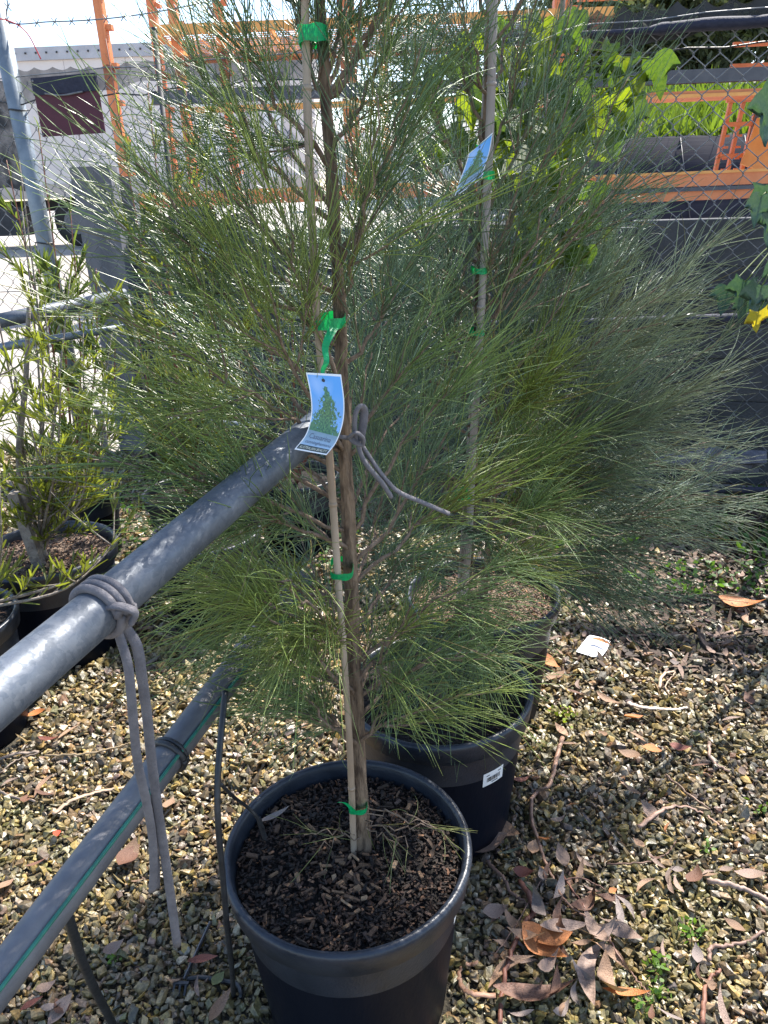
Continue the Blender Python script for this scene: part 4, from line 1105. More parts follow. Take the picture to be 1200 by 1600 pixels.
# clip on the lower rail and green wire along it
qc = at(272, 1180, .88)
def on_rail(A, d_, P): return A + d_ * ((np.array(P) - A) @ d_)
def ring(c_, d_, r_, tr_, m, nm, parent, turns=1.0, pitch=0.0, n=40, ph0=0.0):
    a = unit(np.cross(d_, [0, 0, 1])); b = np.cross(a, d_)
    th = np.linspace(0, 6.2832 * turns, int(n * turns)) + ph0
    P = np.array([c_ + r_ * (a * math.cos(t) + b * math.sin(t)) + d_ * pitch * (t - ph0) / 6.2832 for t in th])
    return MB().tube(P, tr_, 8).build(nm, m, parent, True), P
clip = empty('black_clip', on_rail(lA, d2, qc), 'black band clipped round the dull lower rail', 'clip')
ring(on_rail(lA, d2, qc), d2, .0265, .0045, M['blacktube'], 'band', clip)
b_, _P = ring(on_rail(lA, d2, qc) + d2 * .008, d2, .0262, .0035, M['blacktube'], 'band', clip)
gw = empty('green_wire', lA, 'thin green wire stretched along the dull lower rail', 'wire')
side_l = unit(np.cross(d2, [0, 0, 1])); up_l = np.cross(side_l, d2)
gp = []
for s in np.linspace(0, 1, 30):
    c_ = lA + (lB - lA) * s; an = .95 - .65 * s
    gp.append(c_ + .0262 * (side_l * math.cos(an) + up_l * math.sin(an)))
MB().tube(gp, .0028, 6).build('strand', M['greenwire'], gw, True)

# ------------------------------------------------------------------ grey fabric ties
def soft_tube(pts_, r_, parent, nm, m='tie', flat=.58, nn=8, wr=.04):
    P = spline(pts_, nn)
    rr_ = r_ * (1 + wr * np.array([mnoise.noise(Vector((k * .6, 0, r_ * 900))) for k in range(len(P))]))
    return MB().tube(P, rr_, 10, True, flat).build(nm, M[m], parent, True)
wc = on_rail(uA, d1, at(140, 965, .63))
tie1 = empty('fabric_tie', wc, 'grey fabric tie wound round the thick rail with long hanging ends', 'tie')
for k in range(3):
    ring(wc + d1 * (-.010 + .0085 * k), d1, .0256, .0044, M['tie'], 'winding', tie1, 1.0, .003)
sA = unit(np.cross(d1, [0, 0, 1])); kq = wc + sA * .026 + np.array([0, -.008, .004])
soft_tube([kq + [-.012, 0, .006], kq + [.0, -.004, .008], kq + [.012, -.002, .0], kq + [.006, .0, -.012]], .0052, tie1, 'knot')
soft_tube([kq + [.0, -.004, .004], at(185, 985, .63), at(200, 1040, .615), at(207, 1110, .61), at(215, 1190, .615), at(228, 1250, .62), at(237, 1300, .63), at(240, 1350, .635), at(238, 1392, .64)], .0046, tie1, 'hanging_end')
soft_tube([kq + [.006, .0, .002], at(196, 978, .635), at(214, 1010, .63), at(222, 1060, .63), at(230, 1120, .635), at(237, 1190, .64), at(246, 1260, .645), at(258, 1340, .65), at(268, 1410, .655), at(277, 1478, .66)], .0052, tie1, 'hanging_end')
soft_tube([at(230, 1240, .64), at(240, 1290, .645), at(246, 1340, .65), at(247, 1385, .655)], .0040, tie1, 'hanging_end')
tie2 = empty('fabric_tie', at(555, 685, 1.0), 'grey fabric tie looped round the nearest trunk, its end sticking out right', 'tie')
soft_tube([at(500, 668, 1.03), at(515, 680, .99), at(535, 683, .98), at(555, 686, .98)], .0050, tie2, 'trunk_loop')
soft_tube([at(556, 690, .978), at(554, 668, .975), at(556, 645, .975), at(563, 635, .98), at(569, 642, .985), at(567, 665, .985), at(562, 690, .985)], .0058, tie2, 'bow_loop')
soft_tube([at(545, 684, .968), at(556, 676, .962), at(567, 684, .965), at(566, 694, .970), at(553, 690, .968), at(546, 682, .97)], .0045, tie2, 'knot')
soft_tube([at(558, 692, .975), at(566, 715, .97), at(580, 735, .97), at(597, 755, .975), at(611, 776, .98)], .0062, tie2, 'loose_end')
soft_tube([at(562, 690, .985), at(576, 712, .985), at(597, 742, .985), at(622, 768, .985), at(660, 785, .985), at(702, 803, .985)], .0052, tie2, 'loose_end')

# ------------------------------------------------------------------ drip irrigation
dr = empty('drip_tube', atz(365, 1560, .01), 'thin black drip tube hanging down beside the front pot', 'tube')
soft_tube([at(352, 1080, .93), at(345, 1150, .88), at(340, 1220, .84), at(341, 1290, .82), at(348, 1370, .83), at(355, 1450, .86), at(362, 1510, .92), at(365, 1560, .98)], .0048, dr, 'hose', 'blacktube', 1.0)
soft_tube([at(365, 1560, .98), atz(376, 1556, .012), atz(370, 1538, .012), atz(345, 1532, .012), atz(315, 1527, .012), atz(292, 1530, .014)], .0046, dr, 'hose_end', 'blacktube', 1.0)
fk = empty('drip_fork', atz(285, 1530, .012), 'black plastic drip stake with prongs lying on the gravel', 'stake')
a_, b_ = atz(329, 1440, .022), atz(288, 1530, .018)
MB().bar(a_, b_, .006, .003).build('stem', M['blacktube'], fk)
MB().bar(a_ * .98 + b_ * .02 + [0, 0, .003], b_ + [0, 0, .003], .0022, .004).build('stem_rib', M['galv_dull'], fk)
MB().bar(atz(271, 1536, .018), atz(295, 1537, .018), .006, .006).build('crossbar', M['blacktube'], fk)
for dx in (0, 9, 18):
    MB().bar(atz(273 + dx, 1538, .018), atz(270 + dx, 1556, .010), .004, .004).build('prong', M['blacktube'], fk)
dr2 = empty('drip_tube', at(110, 1440, .70), 'black drip tube dropping from the lower rail to the gravel', 'tube')
soft_tube([at(104, 1425, .69), at(112, 1450, .70), at(128, 1500, .74), at(150, 1550, .80), at(178, 1605, .86), atz(196, 1660, .01)], .0068, dr2, 'hose', 'blacktube', 1.0)
dr3 = empty('drip_tube', at(395, 1270, .93), 'thin black drip line bent over the rim into the front pot', 'tube')
soft_tube([at(345, 1225, .84), at(365, 1245, .92), at(385, 1260, .95), at(400, 1275, .955), at(412, 1295, .96)], .0028, dr3, 'hose', 'blacktube', 1.0)
MB().bar(at(404, 1278, .957), at(414, 1310, .965), .006, .006).build('dripper', M['blacktube'], dr3)

# ------------------------------------------------------------------ frame rails among the left shrubs
A, B = at(40, 493, 2.72), at(196, 461, 2.98)
fr = empty('rail_frame', A * [1, 1, 0], 'galvanised pipe frame behind the left shrubs', 'frame')
MB().tube([A + (A - B) * .25, A, B], .0245, 16).build('top_pipe', M['galv'], fr, True)
MB().tube([B, B * [1, 1, .5], B * [1, 1, 0]], .017, 12).build('upright', M['blacktube'], fr, True)
A2, B2_ = at(80, 530, 2.78), at(192, 512, 2.98)
MB().tube([A2 + (A2 - B2_), A2, B2_], .014, 10).build('lower_pipe', M['galv_blue'], fr, True)
rail(at(155, 648, 3.0), at(420, 668, 2.75), .014, 'galv_blue', 'thin blue-grey rail in the shade behind the left shrubs', plug=False)
hp = empty('bent_hoop', atz(178, 740, 0), 'bent grey pipe hoop standing behind the left pot', 'hoop')
MB().tube(spline([at(150, 640, 2.6), at(158, 660, 2.6), at(164, 700, 2.58), at(168, 745, 2.58)], 8), .012, 10).build('pipe', M['galv_dull'], hp, True)

# ------------------------------------------------------------------ narrow-leaved shrubs on the left
def shrub(name, base, stems, label, leafc, stem_m, ll=.062, lw=.0056, per=24, twigs=8, up=.8, spread=.16):
    base = np.array(base, float)
    t = empty(name, base, label, 'shrub', 'narrow-leaved shrubs in pots')
    VV, QQ, CC, off = [], [], [], 0
    for tip in stems:
        tip = np.array(tip, float)
        mid = base * .45 + tip * .55 + rng.normal(0, .03, 3); mid[0] = base[0] * .3 + tip[0] * .7
        pth = spline([base, base * .75 + mid * .25 + [0, 0, .02], mid, tip], 6)
        mb = MB().tube(pth, np.linspace(.007, .0016, len(pth)), 6)
        sets = [pth[len(pth) // 3:]]
        for k in range(twigs):
            i_ = int(rng.uniform(.25, .95) * (len(pth) - 1)); a = rng.uniform(0, 6.28); l = rng.uniform(.5, 1.2) * spread
            e = pth[i_] + np.array([math.cos(a) * l, math.sin(a) * l * .7, l * rng.uniform(.2, 1.2) * up])
            tp = bez(pth[i_], (pth[i_] + e) / 2 + [0, 0, -.02], e, 6)
            mb.tube(tp, np.linspace(.0024, .0010, 6), 5); sets.append(tp)
        mb.build('stem', M[stem_m], t, True)
        for tp in sets:
            P, D, Ln, perp = foliage_points(tp, int(per * .8), ll, .48, .1, 1.2)
            D = unit(D + [0, 0, .35])
            V, Q, C_ = blades(P, D, Ln, lw * rng.uniform(.7, 1.2, len(P)), rng.normal(0, .12, P.shape), np.array(leafc) * rng.uniform(.6, 1.4, (len(P), 1)), 4, (.55, .95, 1, .6))
            VV.append(V); QQ.append(Q + off); CC.append(C_); off += len(V)
    o = link('leaves', np_mesh('leaves', np.concatenate(VV), np.concatenate(QQ), M['flatleaf'], True, np.concatenate(CC)), t)
    o['kind'] = 'stuff'
    return t
LY = (.13, .155, .032); LG = (.095, .135, .04); LD = (.065, .10, .045)
pl = np.array([-1.10, 2.24, .34])
shrub('narrow_leaf_shrub', pl + [-.02, 0, 0], [at(35, 330, 2.2), at(-20, 420, 2.1), at(70, 480, 2.25), at(130, 520, 2.3), at(95, 610, 2.05), at(140, 700, 2.1), at(15, 560, 2.0), at(60, 700, 2.05), at(-40, 650, 2.1), at(30, 250, 2.35), at(110, 430, 2.3), at(165, 600, 2.2), at(175, 520, 2.3), at(120, 740, 2.02)],
      'yellow-green narrow-leaved shrub in the wide left pot', LY, 'greystem')
tsh = shrub('narrow_leaf_shrub', np.array([-1.20, 1.82, .34]), [at(215, 800, 2.05), at(190, 840, 2.0), at(-60, 500, 1.8), at(-40, 420, 1.85), at(0, 760, 1.8)], 'yellow-green shrub leaning in from the left edge pot', LY, 'greystem', per=22, twigs=6)
shrub('narrow_leaf_shrub', (-.78, 2.85, .28), [at(290, 130, 2.8), at(230, 130, 2.9), at(165, 60, 2.95), at(330, 300, 2.75), at(250, 430, 2.7), at(300, 560, 2.7), at(215, 520, 2.75), at(360, 470, 2.75), at(340, 620, 2.7)],
      'tall red-stemmed shrub behind the thick rail, left of the nearest sapling', LY, 'redstem', ll=.07, lw=.0065, per=34, twigs=12, up=1.2, spread=.12)
shrub('narrow_leaf_shrub', (-1.28, 2.98, .28), [at(60, 200, 3.0), at(110, 330, 2.95), at(10, 250, 3.0), at(150, 420, 2.9), at(60, 420, 2.9), at(180, 540, 2.85)],
      'red-stemmed shrub by the leaning grey fence post', LG, 'redstem', ll=.07, lw=.0065, per=34, twigs=10, up=1.2, spread=.12)
shrub('narrow_leaf_shrub', (-.36, 2.98, .28), [at(440, 250, 2.9), at(400, 380, 2.9), at(470, 450, 2.9), at(520, 560, 2.85), at(420, 560, 2.85), at(560, 480, 2.9)],
      'dark green shrub in the shade behind the nearest sapling', LD, 'redstem', ll=.06, lw=.005, per=24, twigs=8, up=.9, spread=.14)
# stakes of the shrubs
st = empty('timber_stake', (-1.07, 2.2, .33), 'square grey timber stake in the wide left pot', 'stake', 'plant stakes')
MB().bar(at(62, 885, 2.17), at(22, 770, 2.17), .032, .03, (0, 1, 0)).build('stake_body', M['greystem'], st)
MB().tube(spline([at(70, 872, 2.22), at(50, 820, 2.2), at(30, 720, 2.16), at(40, 600, 2.17), at(45, 480, 2.18)], 6), np.linspace(.015, .006, 25), 8).build('old_stem', M['greystem'], st, True)
q0, q1 = at(285, 470, 2.72), at(241, 45, 2.9)
ts = empty('thin_stake', q0 * [1, 1, 0] + [0, 0, .25], 'thin dark stake standing among the red-stemmed shrub', 'stake', 'plant stakes')
MB().tube([q0 * [1, 1, 0] + [0, 0, .25], q0, q1], .0085, 8).build('rod', M['dark'], ts, True)
MB().tube([q1 - [0, 0, .012], q1 + [0, 0, .004]], .010, 8).build('rod_cap', M['blacktube'], ts, True)
wt = empty('blank_tag', at(323, 385, 2.6), 'blank white tag hanging in the red-stemmed shrub', 'tag')
V = [at(309 + 33 * i / 3, 370 + 30 * j / 3 + 2 * i, 2.62 - .008 * j + .004 * math.sin(i)) for j in range(4) for i in range(4)]
i = np.arange(3)[:, None] * 4 + np.arange(3)[None]
link('card', np_mesh('card', V, np.stack([i, i + 1, i + 5, i + 4], -1).reshape(-1, 4), M['white'], True), wt)
MB().tube([at(325, 370, 2.62), at(322, 352, 2.63)], .0012, 4).build('string', M['greenwire'], wt)

# ------------------------------------------------------------------ saplings with large lobed leaves
OVATE = [(0, .02), (.14, .10), (.30, .08), (.41, -.06), (.43, -.22), (.36, -.38), (.30, -.50), (.20, -.68), (.09, -.86), (0, -1)]
TRIL = [(0, .02), (.14, .10), (.34, .10), (.44, -.02), (.52, -.20), (.60, -.42), (.40, -.34), (.26, -.40), (.22, -.58), (.12, -.80), (0, -1)]
FIVE = [(0, .02), (.16, .08), (.34, .20), (.46, .26), (.42, .06), (.56, -.12), (.68, -.40), (.46, -.30), (.24, -.34), (.24, -.55), (.14, -.80), (0, -1)]
def lobed_leaf(outline, fold, droop, m, nm='leaf'):
    """hanging leaf: stalk at the origin, tip towards -z, folded a little along the midrib"""
    V, Q = [], []
    k = len(outline)
    for s_ in (-1, 1):
        base = len(V)
        for i_, (x, z) in enumerate(outline):
            zm = .02 - 1.02 * i_ / (k - 1)
            for j in range(5):
                f = j / 4; xx = x * f; zz = zm * (1 - f) + z * f
                yy = fold * abs(xx) - droop * zz * zz + .035 * math.sin(i_ * 2.1 + s_) * f + .02 * math.sin(j * 3 + i_)
                V.append((s_ * xx, yy, zz))
        for i_ in range(k - 1):
            for j in range(4):
                a = base + i_ * 5 + j
                Q.append((a, a + 1, a + 6, a + 5) if s_ > 0 else (a, a + 5, a + 6, a + 1))
    return np_mesh(nm, V, np.array(Q), m, True)
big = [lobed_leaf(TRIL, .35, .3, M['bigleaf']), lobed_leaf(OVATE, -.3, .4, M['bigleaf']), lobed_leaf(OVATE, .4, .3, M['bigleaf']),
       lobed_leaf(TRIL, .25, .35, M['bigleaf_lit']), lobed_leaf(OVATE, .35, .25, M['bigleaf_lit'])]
blue = [lobed_leaf(FIVE, .15, .3, M['blueleaf']), lobed_leaf(TRIL, -.2, .35, M['blueleaf'])]
yel = lobed_leaf(FIVE, .05, .05, M['yellowleaf'])
def lobed_plant(name, base, pathpts, leaves, label, stem_m='greystem'):
    t = empty(name, base, label, 'sapling', 'lobed-leaf saplings')
    pth = spline(pathpts, 8)
    MB().tube(pth, np.linspace(.012, .004, len(pth)), 8).build('stem', M[stem_m], t, True)
    for (P, sz, me, rot) in leaves:
        P = np.array(P)
        i_ = np.argmin(np.linalg.norm(pth - (P + [0, 0, -.03]), axis=1)); s0 = pth[i_]
        MB().tube(spline([s0, (s0 + P) / 2 + [0, 0, .02], P], 4), .0016, 5).build('leaf_stalk', M['bigleaf_lit'], t, True)
        o = link('leaf', me, t, False); o.location = Vector(P) - t.location; o.scale = (sz, sz, sz); o.rotation_euler = rot
lv = []
spots = [(905, 25, 2.1), (925, 75, 2.12), (880, 60, 2.2), (930, 130, 2.05), (965, 92, 2.0), (1000, 100, 2.0), (1020, 100, 1.98), (985, 135, 2.05), (1000, 150, 2.1), (965, 180, 2.1), (905, 100, 2.15),
         (860, 115, 2.2), (845, 60, 2.25), (820, 95, 2.2), (800, 130, 2.25), (780, 90, 2.3), (735, 70, 2.3), (700, 95, 2.3), (680, 120, 2.25), (690, 160, 2.25), (720, 150, 2.3), (760, 160, 2.3), (835, 170, 2.2),
         (870, 180, 2.15), (900, 175, 2.2), (930, 195, 2.15), (960, 215, 2.05), (850, 220, 2.2), (820, 210, 2.25), (790, 220, 2.3), (740, 215, 2.3), (700, 210, 2.3), (680, 230, 2.3), (860, 260, 2.2), (895, 285, 2.1),
         (905, 295, 2.08), (880, 310, 2.15), (840, 290, 2.2), (810, 280, 2.25), (850, 340, 2.15), (875, 355, 2.1), (890, 370, 2.08), (860, 395, 2.12), (835, 370, 2.2), (800, 350, 2.25), (630, 365, 2.2), (650, 380, 2.25),
         (830, 30, 2.3), (790, 40, 2.3), (930, 235, 2.2), (955, 300, 2.2), (815, 150, 2.1), (840, 320, 2.1), (770, 250, 2.3), (720, 260, 2.3), (905, 230, 2.1), (880, 140, 2.05), (945, 155, 2.02)] + [(rng.uniform(690, 960), rng.uniform(20, 400), rng.uniform(1.95, 2.3)) for _ in range(30)] + [(rng.uniform(650, 800), rng.uniform(60, 270), rng.uniform(2.0, 2.3)) for _ in range(22)] + [(rng.normal(880, 26), rng.uniform(15, 420), rng.uniform(1.9, 2.1)) for _ in range(34)] + [(975, 100, 2.0), (1010, 128, 2.0), (952, 112, 2.0), (992, 168, 2.05), (955, 150, 2.0)]
for k, (px_, py_, Y) in enumerate(spots):
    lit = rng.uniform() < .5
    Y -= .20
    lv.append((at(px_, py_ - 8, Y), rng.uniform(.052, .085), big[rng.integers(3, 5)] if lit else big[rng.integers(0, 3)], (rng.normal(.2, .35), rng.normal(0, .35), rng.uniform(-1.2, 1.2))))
fb = atz(860, 760, 0); fb = np.array([.47, 2.14, .02])
lobed_plant('lobed_leaf_sapling', fb, [fb, fb + [-.02, 0, .5], at(850, 400, 2.08), at(858, 250, 2.06), at(868, 120, 2.04), at(880, 0, 2.02), at(885, -60, 2.02)], lv, 'backlit sapling with large drooping lobed leaves behind the middle sapling')
lv = []
for (px_, py_, Y, sz, kind) in [(1205, 290, 2.2, .09, 0), (1190, 306, 2.15, .075, 1), (1215, 330, 2.2, .09, 0), (1165, 440, 2.15, .07, 0), (1138, 450, 2.2, .075, 1), (1190, 448, 2.1, .08, 0), (1205, 474, 2.15, .075, 1),
                                (1165, 470, 2.2, .06, 1), (1230, 400, 2.2, .10, 0), (1240, 500, 2.2, .10, 1), (1185, 488, 2.05, .055, 2)] + [(1215 + 330 * math.sqrt((k * .618) % 1), 150 + 640 * ((k * .381) % 1), 2.1 + .5 * ((k * .27) % 1), .11, k % 2) for k in range(36)]:  # the generated leaves lie out of frame, added to shade the right corner
    if sz < .105: Y, sz = Y - .5, sz * .80
    lv.append((at(px_, py_, Y), sz, yel if kind == 2 else blue[kind], (.25 - .12 * (px_ % 5), .3 * math.sin(px_), .5 * math.cos(px_ * 3.0))))
rb = np.array([1.42, 2.3, .02])
lobed_plant('lobed_leaf_sapling', rb, [rb, rb + [.02, 0, .5], at(1265, 430, 2.25), at(1250, 300, 2.25), at(1260, 180, 2.25)], lv, 'blue-green sapling with pointed lobed leaves and one yellow leaf at the right edge')

# ------------------------------------------------------------------ litter on the gravel
def leaf_mesh(L_, W_, sick, curl, twist, nm='leaf_blade'):
    k = 9; V = []
    for i_ in range(k):
        t = i_ / (k - 1); w = W_ * (math.sin(math.pi * min(1, t ** .8 * .96 + .03)) ** 1.15) * .5
        cx = (t - .5) * L_; cyy = sick * math.sin(math.pi * t) * L_; z = curl * (2 * t - 1) ** 2 * L_ + .002
        tw = twist * (t - .5)
        for s_ in (-1, 0, 1):
            V.append((cx, cyy + s_ * w * math.cos(tw), z + s_ * w * math.sin(tw) + (abs(s_) * w * .35)))
    i = np.arange(k - 1)[:, None] * 3 + np.arange(2)[None]
    return np_mesh(nm, V, np.stack([i, i + 3, i + 4, i + 1], -1).reshape(-1, 4), M['leaf_litter'], True)
gum_l = [leaf_mesh(1, .17, .10, .05, .6), leaf_mesh(1, .22, -.08, .10, -.8), leaf_mesh(1, .20, .16, .03, 1.2), leaf_mesh(1, .26, .05, .14, .4)]
broad = [leaf_mesh(1, .62, .04, .12, .5), leaf_mesh(1, .55, -.05, .18, -.6), leaf_mesh(1, .75, .02, .08, .3)]
curled = [leaf_mesh(1, .26, .12, .28, 2.2), leaf_mesh(1, .34, -.1, .34, -2.6), leaf_mesh(1, .22, .2, .22, 3.2)]
TAN = (.33, .20, .125); PINK = (.27, .185, .145); ORG = (.46, .17, .055); BRN = (.14, .065, .04); GRY = (.24, .19, .17); RED = (.20, .065, .045); OLV = (.17, .18, .07)
def litter(px_, py_, L_, ang, c_, label, me, group=None, z=.022, name='fallen_leaf'):
    o = link(name, me); q = atz(px_, py_, z)
    o.location = q; o.scale = (L_, L_, L_); o.rotation_euler = (rng.normal(0, .22), rng.normal(0, .18), R(ang)); o.color = (*c_, 1)
    tag(o, label, 'leaf', group)
LG_ = 'fallen leaves on the gravel'
for a in [(990, 1122, .058, 10, ORG, 'flat orange-brown leaf, upper of two orange leaves in the sunny gravel', broad[0]),
          (1019, 1172, .050, -20, ORG, 'rounded glossy orange leaf, lower of two in the sunny gravel', broad[2]),
          (952, 1092, .085, -50, TAN, 'long tan leaf left of the two orange leaves', gum_l[1]),
          (995, 1152, .062, -62, TAN, 'narrow tan leaf between the two orange leaves', gum_l[0]),
          (1064, 1169, .055, -20, RED, 'small dark red leaf right of the orange leaves', broad[1]),
          (1160, 945, .15, -25, ORG, 'big curled orange leaf in the shade at the right', broad[1]),
          (1165, 970, .10, 60, TAN, 'pinkish leaf tucked under the big curled orange leaf', gum_l[3]),
          (860, 1036, .075, -55, ORG, 'curled orange leaf beside the rear pot', broad[1]),
          (872, 1058, .065, 30, TAN, 'crumpled tan leaf beside the curled orange one by the rear pot', broad[0]),
          (880, 1452, .115, 12, PINK, 'broad grey-pink gum leaf pointing left in the leaf cluster', gum_l[3]),
          (932, 1452, .110, 100, PINK, 'upright grey-pink gum leaf at the middle of the leaf cluster', gum_l[3]),
          (938, 1520, .170, 66, PINK, 'longest curved grey-pink gum leaf of the leaf cluster', gum_l[2]),
          (850, 1478, .105, -48, ORG, 'large orange curled leaf left of the gum leaf cluster', broad[1]),
          (868, 1470, .075, 15, ORG, 'bright orange leaf under the grey-pink gum leaf', broad[0]),
          (980, 1555, .085, -15, ORG, 'orange leaf lying alone near the bottom edge', gum_l[3]),
          (963, 1425, .080, 80, GRY, 'pale grey folded leaf upright with an orange tip', gum_l[1]),
          (976, 1418, .060, -65, GRY, 'pale grey leaf bent beside the folded grey one', gum_l[2]),
          (958, 1392, .020, 20, ORG, 'small orange leaf tip above the folded grey leaf', broad[2]),
          (835, 1545, .16, 6, BRN, 'wrinkled brown bark-like leaf below the orange curled leaf', gum_l[1]),
          (800, 1520, .11, 28, TAN, 'tan curled bark flake at the left of the litter heap', gum_l[2]),
          (820, 1363, .048, -20, RED, 'red-brown crumpled leaf on the twig beside the front pot', broad[1]),
          (834, 1325, .045, 70, TAN, 'pale oval leaf beside the upper twig', broad[0]),
          (852, 1312, .040, 20, ORG, 'orange leaf pinned under the upper twig', broad[1]),
          (785, 1300, .085, -30, TAN, 'broad tan leaf against the foot of the middle pot', broad[0]),
          (765, 1320, .095, 15, PINK, 'pinkish leaf squeezed between the front and middle pots', broad[2]),
          (800, 1332, .060, 10, (.10, .13, .10), 'grey-green leaf below the middle pot', gum_l[3]),
          (775, 1422, .055, 8, PINK, 'pinkish leaf right of the front pot label', broad[1]),
          (1085, 1370, .060, 50, BRN, 'dark brown curled leaf in the dull gravel at right', broad[1]),
          (1135, 1578, .085, 85, PINK, 'upright pale bark sliver near the bottom right corner', gum_l[0]),
          (57, 1116, .060, 15, ORG, 'orange-brown leaf under the thick rail at left', broad[0]),
          (78, 1153, .070, -8, RED, 'dark red narrow leaf below the orange one at left', gum_l[1]),
          (107, 1145, .072, 60, TAN, 'tan narrow leaf beside the dark red one at left', gum_l[0]),
          (70, 1228, .075, 65, TAN, 'tan curled leaf in the bark loop at left', gum_l[2]),
          (89, 1303, .024, -60, (.55, .07, .03), 'tiny bright red leaf left of the lower rail', broad[2]),
          (202, 1340, .075, 70, BRN, 'brown torn leaf right of the lower rail', broad[0]),
          (225, 985, .070, 0, TAN, 'tan leaf in the sunlit gravel behind the thick rail', broad[0]),
          (255, 965, .100, 8, PINK, 'long tan leaf by the tie in the sunlit gravel', gum_l[0]),
          (430, 1277, .060, 25, GRY, 'silvery brown leaf on the mulch of the front pot', gum_l[3]),
          (318, 1500, .060, 6, RED, 'reddish flake under the black drip stake', gum_l[3]),
          (345, 1575, .085, 72, TAN, 'pinkish leaf at the bottom left of the front pot', gum_l[3])]:
    px_, py_, L_, ang, c_, lab, me = a
    litter(px_, py_, L_, ang, c_, lab, me, LG_, z=.375 if 'mulch' in lab else .024)
for k in range(20):
    a = k * 2.4; rr_ = 14 + 86 * math.sqrt((k + .5) / 20)
    x, y = 880 + rr_ * 1.05 * math.cos(a), 1478 + rr_ * math.sin(a)
    cc, cn = [(TAN, 'tan'), (PINK, 'grey-pink'), (BRN, 'dark brown'), (GRY, 'grey')][k % 4]
    side_ = ['right', 'lower right', 'bottom', 'lower left', 'left', 'upper left', 'top', 'upper right'][int(((a % 6.2832) + .39) / .7854) % 8]
    ring_ = 'inner' if k < 7 else 'middle' if k < 14 else 'outer'
    litter(x, y, .05 + .05 * ((k * .37) % 1), 40 * k, np.array(cc) * rng.uniform(.8, 1.1), 'curled %s leaf, %s ring, %s side of the leaf cluster' % (cn, ring_, side_), curled[k % 3], LG_, z=.02 + .012 * (k < 8))
CN = ['tan', 'pinkish', 'dark brown', 'grey', 'orange', 'olive', 'reddish']
for k in range(125):
    if k < 75: x, y = rng.uniform(740, 1195), rng.uniform(1010, 1590)
    elif k < 105: x, y = rng.uniform(0, 380), rng.uniform(930, 1590)
    else: x, y = rng.uniform(930, 1195), rng.uniform(800, 1010)
    q = atz(x, y)
    if min(math.hypot(q[0] - c_[0], q[1] - c_[1]) for c_ in POTS.values()) < .23: continue
    ci = rng.choice(7, p=[.3, .24, .16, .12, .05, .08, .05])
    cc = [TAN, PINK, BRN, GRY, ORG, OLV, RED][ci]; L_ = rng.uniform(.022, .066); mi = rng.integers(0, 6)
    zone = ('in the shade below the wall' if k >= 105 else 'near the rails at left' if k >= 75 else 'in sunny gravel right of the pots' if y < 1290 else 'in gravel near the leaf cluster')
    ang_ = rng.uniform(0, 180); pose = ['crosswise', 'slanting up', 'upright', 'slanting down'][int(((ang_ + 22.5) % 180) / 45)]
    lab = '%s %s %s leaf flake lying %s %s' % ('tiny' if L_ < .036 else 'small' if L_ < .052 else 'longer', CN[ci], 'narrow' if mi < 4 else 'broad', pose, zone)
    litter(x, y, L_, ang_, np.array(cc) * rng.uniform(.7, 1.15), lab, (gum_l + broad[:2])[mi], 'small loose leaf flakes')

def twig(pix, r0, r1, label, c_=(.22, .11, .075), name='fallen_twig', flat=1.0, z=.02, group='twigs on the gravel'):
    P = spline([atz(x, y, z + .006 * math.sin(i_ * 1.9)) for i_, (x, y) in enumerate(pix)], 8)
    P = P + rng.normal(0, .0012, P.shape)
    o = MB().tube(P, np.linspace(r0, r1, len(P)), 7, True, flat).build(name, M['leaf_litter'], None, True)
    o.color = (*c_, 1); tag(o, label, 'twig', group)
twig([(878, 1152), (868, 1190), (858, 1225), (833, 1245), (832, 1285), (848, 1335), (865, 1375), (885, 1410), (915, 1432)], .0065, .0022, 'long forked twig running from the sunny gravel to the leaf cluster', (.33, .19, .13))
twig([(812, 1376), (830, 1405), (834, 1425), (815, 1450), (795, 1500), (785, 1545), (780, 1600)], .0055, .0045, 'reddish brown stick running down past the litter heap', (.19, .075, .05))
twig([(760, 1345), (785, 1370), (800, 1395), (825, 1412)], .0042, .003, 'short brown stick from the middle pot to the reddish stick', (.17, .10, .075))
twig([(868, 1378), (905, 1372), (950, 1392)], .0018, .0014, 'thin stalk leading to the folded grey leaf', (.20, .10, .07))
twig([(880, 1368), (905, 1405), (922, 1432)], .002, .0016, 'thin reddish stalk of the gum leaf cluster', (.22, .09, .06))
twig([(945, 1450), (965, 1490), (990, 1525), (1015, 1555)], .0022, .0014, 'thin twig trailing right from the gum leaf cluster', (.22, .12, .09))
twig([(998, 1293), (1030, 1268), (1060, 1260), (1095, 1268), (1125, 1290)], .006, .002, 'pale arched bark strip in the middle of the right gravel', (.36, .22, .16), flat=.4)
twig([(948, 1350), (985, 1349), (1020, 1345), (1045, 1330), (1056, 1315)], .0022, .0016, 'thin dark curved twig below the arched bark strip', (.14, .075, .05))
twig([(1108, 1376), (1140, 1382), (1175, 1394), (1215, 1412)], .006, .005, 'pale stick reaching the right edge of the gravel', (.36, .25, .2))
twig([(1108, 1500), (1110, 1480), (1135, 1478), (1165, 1472), (1195, 1455)], .004, .003, 'grey brown hooked twig near the right edge', (.26, .16, .12))
twig([(1098, 1600), (1100, 1560), (1110, 1530), (1125, 1515)], .0048, .003, 'reddish curved twig at the bottom right', (.24, .11, .07))
twig([(775, 1555), (735, 1552), (718, 1535), (722, 1510), (745, 1505)], .0055, .004, 'curled tan bark ring right of the front pot', (.36, .2, .13), flat=.45)
twig([(-20, 1195), (15, 1180), (60, 1175), (25, 1190), (-5, 1215), (5, 1240), (55, 1252)], .006, .003, 'looped grey bark strip at the left edge', (.26, .2, .16), flat=.5)
